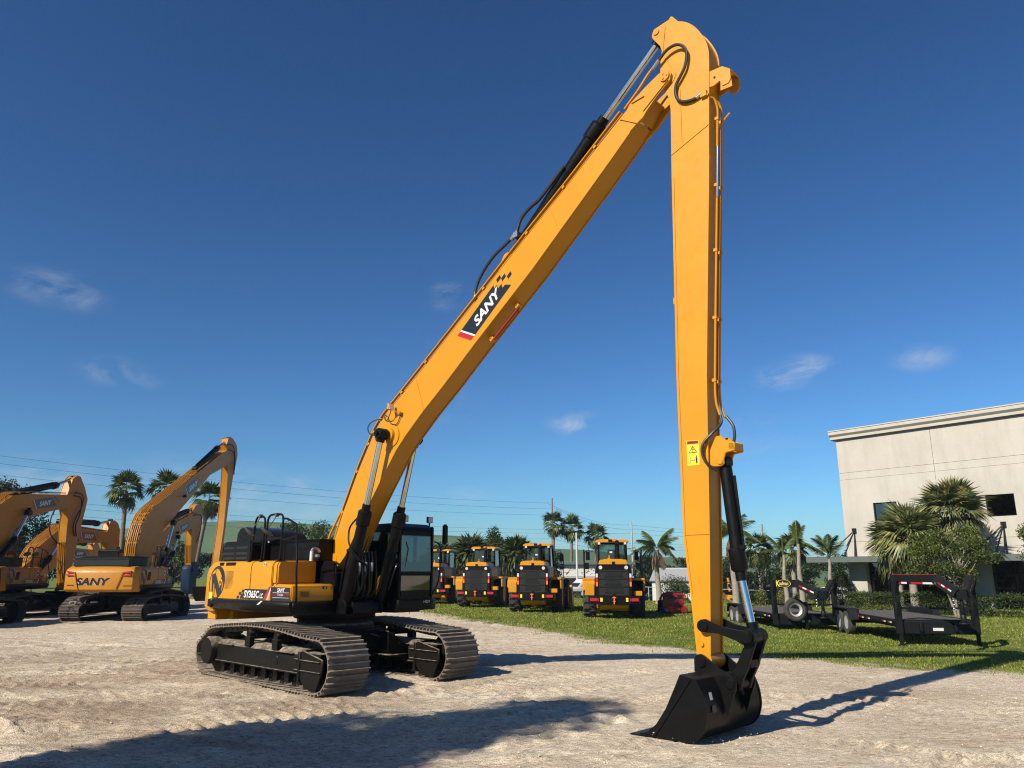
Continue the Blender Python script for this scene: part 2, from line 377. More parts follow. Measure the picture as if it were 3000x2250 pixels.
def make_cab(root, x0, x1, y0, y1, z0, z1, detail=2, glass_front='bluegl'):
    fr = MB(); t = .075
    zs = z0 + .50                                            # waist of the front
    for x in (x0, x1-t, x0+.62*(x1-x0)):
        for y in (y0, y1-t):
            fr.b2((x, y, z0), (x+t, y+t, z1-.02))
    ro = [(x0,z1-.12),(x0+.06,z1-.02),(x0+.2,z1+.03),(x1-.22,z1+.03),(x1-.03,z1-.06),(x1,z1-.16)]
    fr.prism(ro, y0, y1, 'y')
    fr.b2((x0,y0,z0-.02),(x1,y1,z0+.05))
    for y in (y0, y1-t*.8):
        fr.b2((x0+t,y,z0+.05),(x1-t,y+t*.8,z0+.75))          # side skins below the windows
        fr.b2((x0+t,y+.01,zs+.12),(x1-t,y+.05,zs+.16))
    fr.b2((x0,y0+t,z0+.05),(x0+.04,y1-t,z0+.80)); fr.b2((x0,y0+t,z1-.3),(x0+.04,y1-t,z1-.05))
    fr.b2((x1-.06,y0+t,zs-.02),(x1-.004,y1-t,zs+.05))
    fr.b2((x1-.06,y0+t,z0+.05),(x1-.006,y1-t,z0+.17)); fr.b2((x1-.06,y0+t,z1-.24),(x1-.02,y1-t,z1-.10))
    cab = fr.build('cab', 'black', root, bevel=.02, seg=2)
    mb = MB(); mb.quad((x1-.012,y0+t,zs+.05),(x1-.012,y1-t,zs+.05),(x1-.03,y1-t,z1-.22),(x1-.03,y0+t,z1-.22)); mb.build('windscreen', glass_front, cab, flat=True)
    mb = MB(); mb.box((x1-.022,(y0+y1)/2,z0+.32),(.012,y1-y0-2*t-.02,zs-z0-.20)); mb.build('lower_pane', 'glassd', cab, bevel=.004)
    for y in (y0+.012, y1-.012):
        mb = MB(); mb.quad((x0+t,y,z0+.75),(x1-t,y,z0+.75),(x1-t,y,z1-.16),(x0+t,y,z1-.12)); mb.build('side_window', 'glass', cab, flat=True)
    mb = MB(); mb.quad((x0+.01,y0+t,z0+.75),(x0+.01,y1-t,z0+.75),(x0+.01,y1-t,z1-.14),(x0+.01,y0+t,z1-.14)); mb.build('rear_window', 'glass', cab, flat=True)
    if detail:
        mb = MB(); xc = x0+.62; yc = (y0+y1)/2
        mb.box((xc,yc,z0+.42),(.46,.46,.14)); mb.box((xc-.24,yc,z0+.78),(.12,.44,.66), ry=-.12); mb.box((xc-.3,yc,z0+1.2),(.09,.26,.2), ry=-.12)
        mb.b2((xc-.1,yc-.1,z0),(xc+.1,yc+.1,z0+.36))
        for s in (-1,1): mb.box((xc+.05,yc+s*.3,z0+.62),(.36,.08,.1)); mb.cyl((xc+.22,yc+s*.3,z0+.66),(xc+.26,yc+s*.3,z0+.86),.022,n=8)
        mb.build('seat', 'rubber', cab, bevel=.03, seg=2)
        mb = MB(); mb.b2((x1-.03,(y0+y1)/2-.015,zs+.28),(x1-.045,(y0+y1)/2+.015,z1-.3)); mb.tube([(x1-.02,y0+.18,zs+.1),(x1-.008,y0+.25,zs+.5),(x1-.02,y0+.2,z1-.35)],.008,6); mb.build('wiper', 'black', cab)
        for y in (y0+.17, y1-.10):
            mb = MB(); mb.box((x1-.05,y,z1+.12),(.07,.14,.13)); mb.b2((x1-.07,y-.02,z1-.02),(x1-.04,y+.02,z1+.07)); w = mb.build('work_light', 'black', cab, bevel=.012)
            mb = MB(); mb.box((x1-.012,y,z1+.12),(.008,.12,.11)); mb.build('lens', 'lamp', w)
        mb = MB(); mb.tube([(x1-.05,y1,z0+.05),(x1+.02,y1+.12,z0+.35),(x1+.04,y1+.14,z0+1.0),(x1+.03,y1+.10,z0+1.12),(x1,y1,z0+1.16)],.016,8)
        mb.tube([(x1+.04,y1+.14,z0+1.0),(x1+.06,y1+.26,z0+1.02),(x1+.06,y1+.30,z0+1.10)],.014,8)
        mr = mb.build('mirror', 'black', cab)
        mb = MB(); mb.box((x1+.06,y1+.25,z0+1.32),(.07,.15,.42)); mb.build('mirror_head', 'black', mr, bevel=.03, seg=2)
    return cab

def make_bucket(root, T=None, detail=2, hw=.72):
    prof = [(7.78,-.005),(8.18,.0),(8.45,.0),(8.60,.035),(8.71,.13),(8.765,.28),(8.765,.42),(8.73,.58),(8.64,.735),(8.42,.775)]
    prof = prof[:2] + chaikin(prof[2:9], 2) + prof[9:]; np_ = len(prof)
    side = prof[:] + [(8.33,.60),(8.20,.36),(8.05,.16),(7.92,.06)]
    mb = MB(); mb.T = T
    mb.strip(prof, -.03, -hw+.03, hw-.03)
    for s in (-1,1):
        mb.prism(side, s*hw, s*(hw-.03), 'y')
        mb.strip([(7.75,-.01),(8.2,-.012),(8.45,-.012)], .012, s*(hw+.012), s*(hw-.15))
        if detail > 1:
            for i in range(3,np_-2):   # wear strip along the outer edge of each side plate
                mb.bar((prof[i][0],s*(hw+.004),prof[i][1]),(prof[i+1][0],s*(hw+.004),prof[i+1][1]),.02,.03, up=(0,1,0)) if i+1 < len(prof) else None
            mb.bar((8.03,s*(hw+.004),.02),(8.58,s*(hw+.004),.74),.012,.02, up=(0,1,0))
            mb.bar((8.3,s*(hw+.008),-.0),(8.34,s*(hw+.008),.0),.03,.03)
    mb.strip([(7.66,-.012),(7.9,-.002)], -.02, -hw-.01, hw+.01)
    b = mb.build('bucket', 'black', root, ang=50)
    ear = [(8.37,.77),(8.375,.93),(8.41,.975),(8.47,.99),(8.53,.965),(8.70,.84),(8.87,.76),(8.94,.69),(8.93,.60),(8.89,.52),(8.80,.27),(8.74,.42),(8.68,.60),(8.62,.735)]
    for s in (-1,1):
        mb = MB(); mb.T = T; mb.prism(ear, s*.235, s*.275, 'y')
        for (px,pz,r) in ((8.485,.888,.062),(8.862,.663,.06)): mb.lathe([(r,-.012),(r,.012)], (px, s*.283, pz), 'y', 16)
        mb.build('bucket_ear', 'black', b, bevel=.005)
    mb = MB(); mb.T = T; mb.cyl((8.485,-.3,.888),(8.485,.3,.888),.045); mb.cyl((8.862,-.3,.663),(8.862,.3,.663),.045); mb.build('bucket_pin', 'black', b)
    return b

def excavator(name, label, cfg):
    D = cfg.get('detail', 1); yl = cfg.get('yel', 'yellow')
    root = thing(name, label, 'excavator', cfg['loc'], cfg['yaw'], cfg.get('group'))
    sw = cfg.get('swing', 0)
    for s in (-1, 1): make_track(root, s, -sw, cfg.get('steel', 'shoe'), .83, D)
    mb = MB(); mb.T = Matrix.Rotation(-sw, 4, 'Z')
    mb.box((0,0,.72),(1.5,1.5,.36))
    for sx in (-1,1):
        for s in (-1,1):
            mb.prism([(s*.5,.5),(s*1.02,.30),(s*1.02,.60),(s*.5,.88)] , sx*.35, sx*1.15, 'x')
            mb.bar((sx*.4,s*.4,.86),(sx*.95,s*.98,.62),.6,.05)
            if D > 1: mb.b2((sx*.3, s*.5,.40),(sx*1.17,s*1.0,.43))
    mb.lathe([(.80,.88),(.80,1.0),(.74,1.02),(.74,1.10),(.82,1.12),(.82,1.27)], (0,0,0), 'z', 30)
    mb.build('car_body', 'under', root, bevel=.012)
    # ---- revolving deck
    mb = MB()
    mb.prism([(-2.35,-1.2),(.80,-1.2),(.80,-.35),(1.05,-.35),(1.05,.35),(.9,.5),(1.25,.55),(1.25,1.2),(-2.35,1.2)], 1.22, 1.44, 'z')
    mb.prism([(-1.55,1.47),(-1.575,1.40),(-1.50,1.27),(-1.2,1.24),(-1.2,1.47)], -2.22, .78, 'x')
    mb.prism([(-2.22,-1.2),(-2.22,-1.5),(-2.40,-1.55),(-2.22,-1.56)], 1.30, 1.468, 'z')
    mb.prism([(1.2,1.24),(1.45,1.24),(1.56,1.36),(1.56,1.47),(1.2,1.47)], -2.22, 1.1, 'x')
    mb.b2((.76,-1.48,1.26),(.80,-.5,1.46))
    mb.prism([(1.0,.55),(1.34,.55),(1.36,1.40),(1.30,1.58),(1.0,1.62)], 1.26, 1.465, 'z')
    for s in (-1,1):                                           # boom foot brackets and lifting cylinder lugs
        mb.prism([(-.25,1.40),(.75,1.40),(.5,1.75),(.30,2.22),(.02,2.22)], s*.30, s*.345, 'y')
        mb.prism([(.72,1.22),(1.10,1.22),(1.10,1.42),(.98,1.52),(.84,1.52)], s*.33, s*.36, 'y'); mb.prism([(.72,1.22),(1.10,1.22),(1.10,1.42),(.98,1.52),(.84,1.52)], s*.50, s*.53, 'y')
    mb.build('revolving_deck', 'black', root, bevel=.014)
    # ---- counterweight
    def cwout(r, xr, hw=1.50, c=.28):
        p = [(-2.24,-hw),(-2.24,hw)]
        n = 12; pts = []
        for i in range(n+1):
            y = hw - c - (2*(hw-c))*i/n; pts.append((-xr + .10*(y/(hw-c))**2 + 0, y))
        p += [(-2.24-.22,hw)] + [(-xr+.13, hw-.10)] + pts + [(-xr+.13,-hw+.10),(-2.24-.22,-hw)]
        return p
    mb = MB()
    o1, o2 = cwout(0, 2.95), cwout(0, 2.86, 1.47)
    rings = [(cwout(0,2.86,1.46),1.20),(cwout(0,2.95),1.30),(cwout(0,2.95),1.95),(cwout(0,2.90,1.49),2.10),(cwout(0,2.74,1.42),2.22),(cwout(0,2.6,1.34),2.235)]
    n = len(o1); vs = [(x,y,z) for o,z in rings for x,y in o]
    fs = [tuple(range(n)), tuple(range((len(rings)-1)*n,len(rings)*n))[::-1]] + [(k*n+i,(k+1)*n+i,(k+1)*n+(i+1)%n,k*n+(i+1)%n) for k in range(len(rings)-1) for i in range(n)]
    mb.add(vs, fs); mb.b2((-2.75,-1.05,1.03),(-2.2,1.05,1.21)) if D > 1 else None
    if D > 1: mb.b2((-2.72,-1.36,1.03),(-2.36,-1.0,1.20))
    cw = mb.build('counterweight', yl, root, bevel=.018, seg=2)
    for s in (-1,1):
        mb = MB(); mb.tube([(-2.45,s*.75-.09,2.20),(-2.45,s*.75-.08,2.31),(-2.45,s*.75,2.345),(-2.45,s*.75+.08,2.31),(-2.45,s*.75+.09,2.20)],.035,8); mb.build('lifting_eye', yl, cw)
    if cfg.get('rear_sign'):
        U = (0,-1,0); V = (0,0,1)
        mb = MB(); text(mb, 'SANY', (-2.958,.90,1.46), U, V, .31, 0, 1.32, .18, .04, fw=1.42); text(mb, 'SANY', (-2.954,.908,1.450), U, V, .31, 1, 1.32, .18, .04, fw=1.42)
        mb.v = [(x + .10*(yy/1.22)**2, yy, zz) for x, yy, zz in mb.v]
        mb.build('lettering', ['decal','white'], cw, flat=True)
        for s in (-1,1):
            mb = MB()
            for k in range(2): mb.prism([(s*.98,1.86+.085*(k==0)-.04*k),(s*1.32,1.90+.085*(k==0)-.04*k),(s*1.32,1.96+.085*(k==0)-.04*k),(s*.96,1.91+.085*(k==0)-.04*k)], -2.905, -2.78, 'x')
            mb.build('tail_light', 'red', cw)
        mb = MB()
        for s in (-1,1):
            mb.bar((-2.945,s*.78,1.34),(-2.93,s*.98,1.98),.03,.03); mb.bar((-2.935,s*1.0,1.5),(-2.9,s*1.34,1.53),.02,.02)
        mb.build('panel_ridge', yl, cw)
    # ---- right engine housing with doors, tank and tool box
    mb = MB()
    sec = [(-1.50,1.465),(-1.50,2.10),(-1.475,2.18),(-1.41,2.225),(-.58,2.235),(-.58,1.465)]
    for a, b in ((-2.235,-.775),(-.765,.02)): mb.prism(sec, a, b, 'x')
    eh = mb.build('engine_housing', yl, root, bevel=.016, seg=2)
    mb = MB(); mb.prism([(s_[0]*-1, s_[1]) for s_ in sec], -2.235, -.45, 'x'); mb.build('left_housing', yl, root, bevel=.016, seg=2)
    mb = MB(); mb.prism([(-1.49,1.78),(-1.49,2.12),(-1.46,2.20),(-1.39,2.235),(-.62,2.235),(-.62,1.78)], .03, .19, 'x'); mb.prism([(-1.5,1.466),(-1.5,1.78),(-.6,1.78),(-.6,1.466)], .03,.17,'x')
    ft = mb.build('fuel_tank', yl, root, bevel=.03, seg=3)
    mb = MB(); mb.prism([(.03,1.47),(.755,1.465),(.755,1.72),(.72,1.775),(.20,1.785)], -1.50, -.57, 'y'); tb = mb.build('tool_box', yl, root, bevel=.02, seg=3)
    mb = MB(); text(mb, 'SANY', (.193,-1.33,1.96), (0,1,0), (0,0,1), .115, 0, 1.35, .2, .02); mb.build('embossed_lettering', yl, ft, flat=True)
    dm = ['decal','white','red','orange']
    y = -1.503; U = Vector((1,0,0)); V = Vector((0,0,1))
    mb = MB()
    def q(pts, m, yy=y): mb.add([(a,yy,b) for a,b in pts], [tuple(range(len(pts)))], m)
    q([(-1.14,1.49),(-.24,1.485),(-.10,1.68),(-.94,1.685),(-1.0,1.66),(-1.02,1.60),(-1.10,1.58)], 0)
    for a,b in ((-1.09,1.61),(-1.2,1.565),(-1.28,1.49)): q([(a,b),(a+.09,b),(a+.11,b+.055),(a+.02,b+.055)], 0)
    q([(-.22,1.485),(-.13,1.485),(.015,1.735),(-.06,1.735)], 2); q([(-.125,1.485),(-.085,1.485),(.018,1.66),(.018,1.73)], 1)
    text(mb, cfg.get('model','SY365C'), (-.98,y-.002,1.512), U, V, .145, 1, .62, .10, .035, .98, fw=.58); text(mb, 'LC', (-.37,y-.002,1.512), U, V, .095, 1, .8, .10, .035, fw=.12)
    mb.build('model_lettering', dm, eh, flat=True)
    mb = MB(); q([(.04,1.48),(.735,1.48),(.70,1.725),(.04,1.73)], 0)
    text(mb, 'SANY', (.39,y-.002,1.678), U, V, .072, 1, 1.25, .2, .03, center=True, fw=.27); text(mb, 'Quality', (.10,y-.002,1.562), U, V, .060, 2, .95, .1, 0, fw=.165); text(mb, 'Changes', (.275,y-.002,1.562), U, V, .060, 1, .95, .1, 0, fw=.195); text(mb, 'the World', (.48,y-.002,1.573), U, V, .048, 2, .95, .1, 0, fw=.21)
    for z in (1.535,1.628): q([(.10,z),(.68,z),(.68,z+.006),(.10,z+.006)], 1, y-.002)
    mb.build('slogan_plate', dm, tb, flat=True)
    mb = MB()                                                    # round emblem with the slanted N
    cx, cz, rx, rz = -2.15, 1.80, .335, .335
    k = 28
    for i in range(k):
        t0, t1 = 2*math.pi*i/k, 2*math.pi*(i+1)/k
        w = lambda t: .035 + .13*max(0, math.cos(t-.75))**2
        pt = lambda t, f: (cx + f*rx*math.cos(t) + .10*f*math.sin(t)*rx, cz + f*rz*math.sin(t))
        q([pt(t0,1),pt(t1,1),pt(t1,1-w(t1)*2.2),pt(t0,1-w(t0)*2.2)], 0)
    q([(cx-.20,1.57),(cx-.24,1.95),(cx-.09,1.99),(cx+.14,1.68),(cx+.20,2.04),(cx+.25,2.02),(cx+.21,1.58),(cx+.08,1.48),(cx-.14,1.80),(cx-.15,1.57)], 0)
    mb.build('emblem', dm, eh, flat=True)
    mb = MB()                                                    # louvres and perforation
    if D > 1:
        for i in range(4): mb.box((-2.09+i*.045,-1.487,2.165),(.018,.02,.07))
        for i in range(9): mb.box((-1.82+i*.045,-1.487,2.165),(.018,.02,.07))
        for i in range(20):
            z = 2.02-i*.0185; a = -1.80+.002*i; b = -1.47
            fr_ = i/19; l0 = a + .08*(1-fr_) if fr_ < .5 else a; 
            s0 = -1.72 + (-.08*min(1,fr_*1.6)); s1 = -1.47 - max(0,(fr_-.35))*.32
            mb.b2((s0,-1.5015,z),(s1,-1.495,z+.008))
            for j in range(3):
                for xx in ((s0-.03-j*.032) if fr_ < .55 else 9, (s1+.02+j*.032) if fr_ > .45 else 9):
                    if -1.83 < xx < -1.46: mb.b2((xx,-1.5015,z),(xx+.014,-1.495,z+.009))
    else:
        mb.prism([(-1.80,1.66),(-1.5,1.66),(-1.46,2.0),(-1.72,2.0)], -1.5015, -1.49, 'y')
    mb.build('vent_slots', 'grille', eh, flat=True)
    mb = MB(); mb.box((-2.0,-1.502,1.80),(.10,.012,.12)); mb.build('door_latch', yl, eh, bevel=.008)
    if D > 1:
        mb = MB(); mb.box((-2.0,-1.5085,1.80),(.05,.004,.06)); mb.build('latch_handle', 'decal', eh)
        mb = MB(); q([(-2.44,1.46),(-2.32,1.46),(-2.30,1.60),(-2.44,1.60)], 0, -1.506); mb.build('warning_label', 'syel', cw, flat=True)
        mb = MB(); q([(-.31,2.13),(-.23,2.13),(-.22,2.19),(-.30,2.19)], 0, -1.502); q([(-.29,2.14),(-.25,2.14),(-.25,2.18),(-.28,2.18)], 1, -1.504); mb.build('data_label', ['white','decal'], eh, flat=True)
        mb = MB()
        for k in range(5): mb.b2((.757,-1.31,1.555+k*.02),(.762,-1.13,1.563+k*.02))
        mb.build('vent_slots', 'grille', tb)
        mb = MB(); mb.prism([(-1.34,1.535),(-1.10,1.535),(-1.10,1.67),(-1.34,1.67)], .755, .7575, 'x'); mb.build('vent_frame', yl, tb, bevel=.002)
        mb = MB(); mb.add([(.7585,-.84,1.69),(.7585,-.74,1.69),(.7585,-.74,1.745),(.7585,-.84,1.745)],[(0,1,2,3)]); mb.add([(.7595,-.80,1.70),(.7595,-.76,1.70),(.7595,-.76,1.735),(.7595,-.80,1.735)],[(0,1,2,3)],1); mb.build('number_label', ['blue','white'], tb, flat=True)
        mb = MB(); mb.prism([(.195,1.70),(.6,1.70),(.6,1.80),(.2,1.80)], -.56, -.50, 'y'); mb.prism([(.20,1.465),(.78,1.465),(.70,2.1),(.62,2.22),(.28,2.22),(.2,2.1)], -.53, -.48, 'y'); mb.build('side_shield', 'black', root, bevel=.01)
        mb = MB(); mb.cyl((.18,-.75,2.22),(.18,-.75,2.42),.035); mb.tube([(.18,-.75,2.42),(.18,-.70,2.47),(.2,-.62,2.45),(.2,-.58,2.4)],.028,8,1); mb.lathe([(.05,0),(.05,.05)],(.21,-.64,2.30),'z',10,1); mb.build('fuel_filler', ['white','steel'], ft)
        mb = MB(); mb.add([(-.33,-1.582,1.395),(-.26,-1.582,1.395),(-.15,-1.560,1.468),(-.22,-1.560,1.468)],[(0,1,2,3)]); mb.build('white_slash', 'white', eh, flat=True)
    elif cfg.get('badge'):
        mb = MB(); mb.lathe([(.10,0),(.10,.004)], (-.15,-1.506,1.95), 'y', 20); mb.lathe([(.065,-.004),(.065,0)], (-.15,-1.507,1.95), 'y', 16, 1); mb.build('round_badge', ['white','blue'], eh)
    # ---- hood
    mb = MB()
    mb.prism([(-2.93,2.235),(-2.93,2.60),(-2.86,2.66),(-1.80,2.66),(-1.74,2.60),(-1.74,2.235)], -1.02, 1.1, 'y') if D > 1 else mb.prism([(-2.72,2.235),(-2.70,2.50),(-2.6,2.58),(-1.80,2.58),(-1.74,2.5),(-1.74,2.235)], -1.12, 1.2, 'y')
    mb.b2((-1.74,-.55,2.235),(.15,1.3,2.62)); mb.b2((-1.74,-.60,2.62),(.2,1.3,2.66))
    if D > 1: mb.prism([(-2.95,2.66),(-2.93,2.86),(-2.82,2.97),(-2.55,2.99),(-2.1,2.93),(-1.5,2.82),(-1.35,2.66)], -.72, .15, 'y')
    hd = mb.build('engine_hood', 'black' if D > 1 else 'gray', root, bevel=.03, seg=2)
    if D > 1:
        mb = MB()
        for (a,b) in ((-2.90,-2.42),(-2.34,-1.86)):
            for z in (2.52,2.40,2.30): mb.b2((a,-1.0225,z-.025),(b,-1.01,z+.025))
        for i in range(6): mb.bar((-2.86+i*.052,-.7225,2.70),(-2.82+i*.052,-.7225,2.88),.016,.004,up=(0,1,0))
        for i in range(5): mb.bar((-2.42+i*.052,-.7225,2.70),(-2.46+i*.045,-.7225,2.88-.02*i),.016,.004,up=(0,1,0))
        mb.build('hood_slots', 'grille', hd)
        mb = MB(); mb.cyl((-1.62,-.66,2.62),(-1.62,-.66,2.84),.035,n=14); mb.build('exhaust_stub', 'steel', hd)
    else:
        mb = MB()
        for i in range(4): mb.b2((-1.6+i*.3,-.555,2.33),(-1.36+i*.3,-.548,2.52))
        mb.b2((-2.715,-.9,2.50),(-2.69,1.0,2.51)); mb.build('hood_slots', 'grille', hd)
    # ---- hand rails with round mirrors
    mb = MB(); y = -1.40; r = .021
    mb.tube([(-1.02,y,2.23),(-.93,y,2.95),(-.90,y,3.05),(-.82,y,3.105),(-.66,y,3.105),(-.57,y,3.05),(-.55,y,2.95),(-.60,y,2.23)],r,8)
    mb.tube([(-.50,y,2.23),(-.45,y,2.98),(-.42,y,3.07),(-.34,y,3.115),(.02,y,3.115),(.10,y,3.07),(.125,y,2.98),(.10,y,2.23)],r,8)
    mb.tube([(.115,y,3.02),(.25,y,3.02),(.52,y,2.93),(.60,y,2.89),(.625,y,2.80),(.65,y,2.6),(.75,y-.03,2.24),(.80,y-.06,2.05),(.86,y-.07,1.7),(.875,y-.07,1.52),(.84,y-.06,1.46)],r,8)
    mb.tube([(.12,y,2.62),(.30,y,2.63),(.63,y,2.67)],r*.8,8); mb.tube([(-.97,y,2.62),(-.62,y,2.63)],r*.8,8); mb.tube([(-.47,y,2.65),(.10,y,2.66)],r*.8,8)
    mb.tube([(.25,y,2.23),(.24,y,2.55),(.30,y,2.63)],r*.8,8)
    for x in (-1.02,-.55,.1): mb.box((x,y,2.235),(.16,.14,.03))
    hr = mb.build('hand_rail', 'black', root)
    for xa in (-.74,-.12):
        mb = MB(); mb.lathe([(.035,-.035),(.04,0),(.035,.035)], (xa,y,3.11), 'y', 10); mb.bar((xa,y,3.1),(xa-.24,y-.03,2.86),.014,.014)
        T = Matrix.Translation((xa-.30,y-.03,2.80)) @ Euler((R(-28),R(24),R(0))).to_matrix().to_4x4(); mb.T = T
        mb.lathe([(.03,-.05),(.155,-.012),(.165,.0),(.155,.012),(.02,.018)], (0,0,0), 'z', 20); mb.T = None
        mb.build('round_mirror', 'mirrorback', hr)
    make_cab(root, -.32, 1.30, .56, 1.50, 1.47, 2.96, detail=D)
    return root
# ------------------------------------------------------------------ the long-reach machine in front
def runs(name, m, parent, lst):
    for path, r in lst: mb = MB(); mb.tube(path, r, 8); mb.build(name, m, parent)
def front_main(root):
    Y = 'yellow'
    up = [(-.06,2.24),(.10,2.48),(.43,3.19),(.865,3.97),(1.21,4.50),(1.36,4.72),(1.57,4.94),(1.84,5.15),(2.2,5.39),(2.9,5.88),(4.45,6.985),(5.51,7.74),(6.35,8.32),(7.05,8.82),(7.70,9.28)]
    lo = [(7.86,8.97),(7.40,8.57),(6.84,8.10),(5.60,7.07),(4.25,6.05),(3.41,5.39),(2.84,4.97),(2.33,4.55),(2.06,4.29),(1.81,3.98),(1.54,3.64),(1.29,3.32),(.90,2.78),(.57,2.32),(.36,2.14),(.13,2.05),(-.02,2.10)]
    mb = MB(); box_beam(mb, up + lo, .225)
    mb.lathe([(.16,-.235),(.16,.235)], (.14,0,2.22), 'y', 20)
    for s in (-1,1):                                            # fork plates that carry the stick pin
        fk = [(7.55,9.09),(7.72,9.32),(8.02,9.49),(8.26,9.60),(8.36,9.63),(8.45,9.60),(8.49,9.52),(8.47,9.42),(8.2,9.22),(8.02,9.06),(7.95,8.98),(7.88,8.95),(7.70,8.84)]
        mb.prism(fk, s*.185, s*.232, 'y'); mb.lathe([(.085,-.015),(.085,.015)], (8.385,s*.245,9.51), 'y', 18)
        for t in range(3): mb.lathe([(.018,-.008),(.018,.008)], (8.385+.045*math.cos(2.1*t), s*.263, 9.51+.045*math.sin(2.1*t)), 'y', 8)
        mb.lathe([(.21,-.012),(.21,.012)], (1.95,s*.233,4.60), 'y', 24); mb.lathe([(.15,-.03),(.13,.05)] if s > 0 else [(.13,-.05),(.15,.03)], (1.90,s*.25,4.62), 'y', 22)
    mb.bar((7.86,0,8.99),(8.10,0,9.30),.36,.02)
    boom = mb.build('boom', Y, root, ang=30)
    mb = MB()                                                   # weld seams and slots on the side plate
    for a,b in (((2.62,5.62),(2.86,4.99)),((6.02,8.09),(6.22,7.60)),((.98,4.10),(1.44,3.53))): mb.bar((a[0],-.2265,a[1]),(b[0],-.2265,b[1]),.005,.012,up=(0,1,0))
    mb.bar((7.52,-.2265,9.13),(7.88,-.2265,8.90),.006,.05,up=(0,1,0))
    mb.build('weld_seam', Y, boom)
    mb = MB(); mb.bar((7.76,-.234,9.31),(8.0,-.234,9.335),.004,.035,up=(0,1,0)); mb.bar((7.97,-.234,9.08),(8.44,-.234,9.42),.004,.03,up=(0,1,0)); mb.build('plate_slot', 'yellow2', boom)
    mb = MB()
    decal_stripe(mb, (4.12,-.2275,6.10), (.774,0,.633), (-.633,0,.774), 1.50, .36); mb.build('lettering', ['decal','white','red'], boom, flat=True)
    # pipes along the back of the boom
    back = [(.02,2.32),(.10,2.50),(.40,3.19),(.83,3.99),(1.17,4.52),(1.32,4.75),(1.54,4.98),(1.82,5.20),(2.17,5.44),(2.87,5.93),(4.42,7.03),(5.48,7.79),(6.32,8.37),(7.0,8.86),(7.55,9.26)]
    off = lambda d, y: [(Vector((a,y,b)) + Vector((-.8,0,.6))*d) for a,b in back]
    mb = MB()
    for y in (-.19,-.12,.12,.19): mb.tube(off(.045,y)[1:], .022, 8)
    mb.tube(off(.045,-.215)[2:], .016, 8)
    for i in range(2,14):
        a = off(.02,0)[i]; mb.box(a, (.06,.44,.05), ry=-.62)
    mb.tube([(.02,-.2,2.32),(-.04,-.22,2.50),(-.05,-.22,2.66),(.05,-.2,2.86),(.30,-.19,3.2)],.024,8)
    mb.build('oil_pipe', Y, boom)
    mb = MB(); mb.tube([(7.6,-.2,9.30),(7.9,-.22,9.52),(8.06,-.22,9.68),(8.16,-.22,9.76)],.022,8); mb.build('oil_pipe', Y, boom)
    mb = MB()                                                   # hoses on the boom back
    P = lambda s, h, y: Vector((3.0 + s*.815 - h*.58, y, 6.0 + s*.58 + h*.815))
    runs('hydraulic_hose', 'hose', boom, [([P(1.48,.07,-.16),P(1.55,.20,-.16),P(1.85,.34,-.16),P(2.25,.38,-.16),P(2.6,.33,-.15),P(2.78,.30,-.15)],.028),
        ([P(2.9,.31,-.15),P(3.1,.42,-.15),P(3.35,.42,-.15),P(3.6,.36,-.15),P(4.3,.38,-.15)],.03), ([P(1.48,.07,.16),P(1.6,.22,.16),P(1.9,.36,.16),P(2.4,.36,.15),P(2.8,.30,.15)],.028)])
    mb = MB(); mb.tube([P(2.72,.30,-.15),P(2.92,.31,-.15)],.04,8); mb.tube([P(1.44,.06,-.16),P(1.5,.12,-.16)],.036,8); mb.box(P(2.86,.25,-.05),(.1,.3,.1)); mb.build('hose_fitting', 'steel', boom)
    mb = MB()                                                   # lug for the stick cylinder
    for s in (-1,1): mb.prism([(4.62,7.13),(4.80,7.52),(4.86,7.60),(4.95,7.62),(5.02,7.55),(5.42,7.70)], s*.10, s*.135, 'y')
    mb.build('cylinder_lug', Y, boom, bevel=.008)
    # work light, its cable, the red bar below the boom
    mb = MB(); mb.box((2.2,-.27,5.02),(.10,.08,.05),ry=.5); mb.bar((2.2,-.28,5.02),(2.06,-.34,5.08),.03,.02); mb.box((2.02,-.36,5.15),(.05,.13,.13),ry=-.2); wl = mb.build('work_light', 'yellow2', boom, bevel=.008)
    mb = MB(); mb.box((1.995,-.362,5.155),(.012,.115,.115),ry=-.2); mb.box((2.05,-.362,5.145),(.012,.115,.115),ry=-.2); mb.build('lens', 'lamp', wl)
    mb = MB(); mb.tube([(2.03,-.35,5.08),(1.95,-.33,4.98),(1.80,-.26,4.93),(1.70,-.25,4.97),(1.74,-.25,5.04),(1.86,-.25,4.90),(1.95,-.25,4.83),(2.1,-.25,4.82),(2.2,-.25,4.98)],.009,6); mb.tube([(1.58,-.24,4.98),(1.46,-.33,4.95),(1.38,-.40,4.84),(1.42,-.40,4.70),(1.62,-.40,4.62)],.012,6); mb.build('cable', 'hose', boom)
    mb = MB(); a = Vector((4.45,-.02,6.14)); b = Vector((5.07,-.02,6.62)); nn = Vector((.62,0,-.78))
    mb.bar(a+nn*.07, b+nn*.07, .05,.05); rb = mb.build('marker_bar', 'dred', boom, bevel=.008)
    mb = MB()
    for p in (a,b): mb.box(p+nn*.045,(.09,.11,.09),ry=-.65); mb.cyl(p+nn*.03+Vector((0,-.07,0)),p+nn*.03+Vector((0,.07,0)),.02,n=8)
    mb.build('bar_bracket', Y, rb)
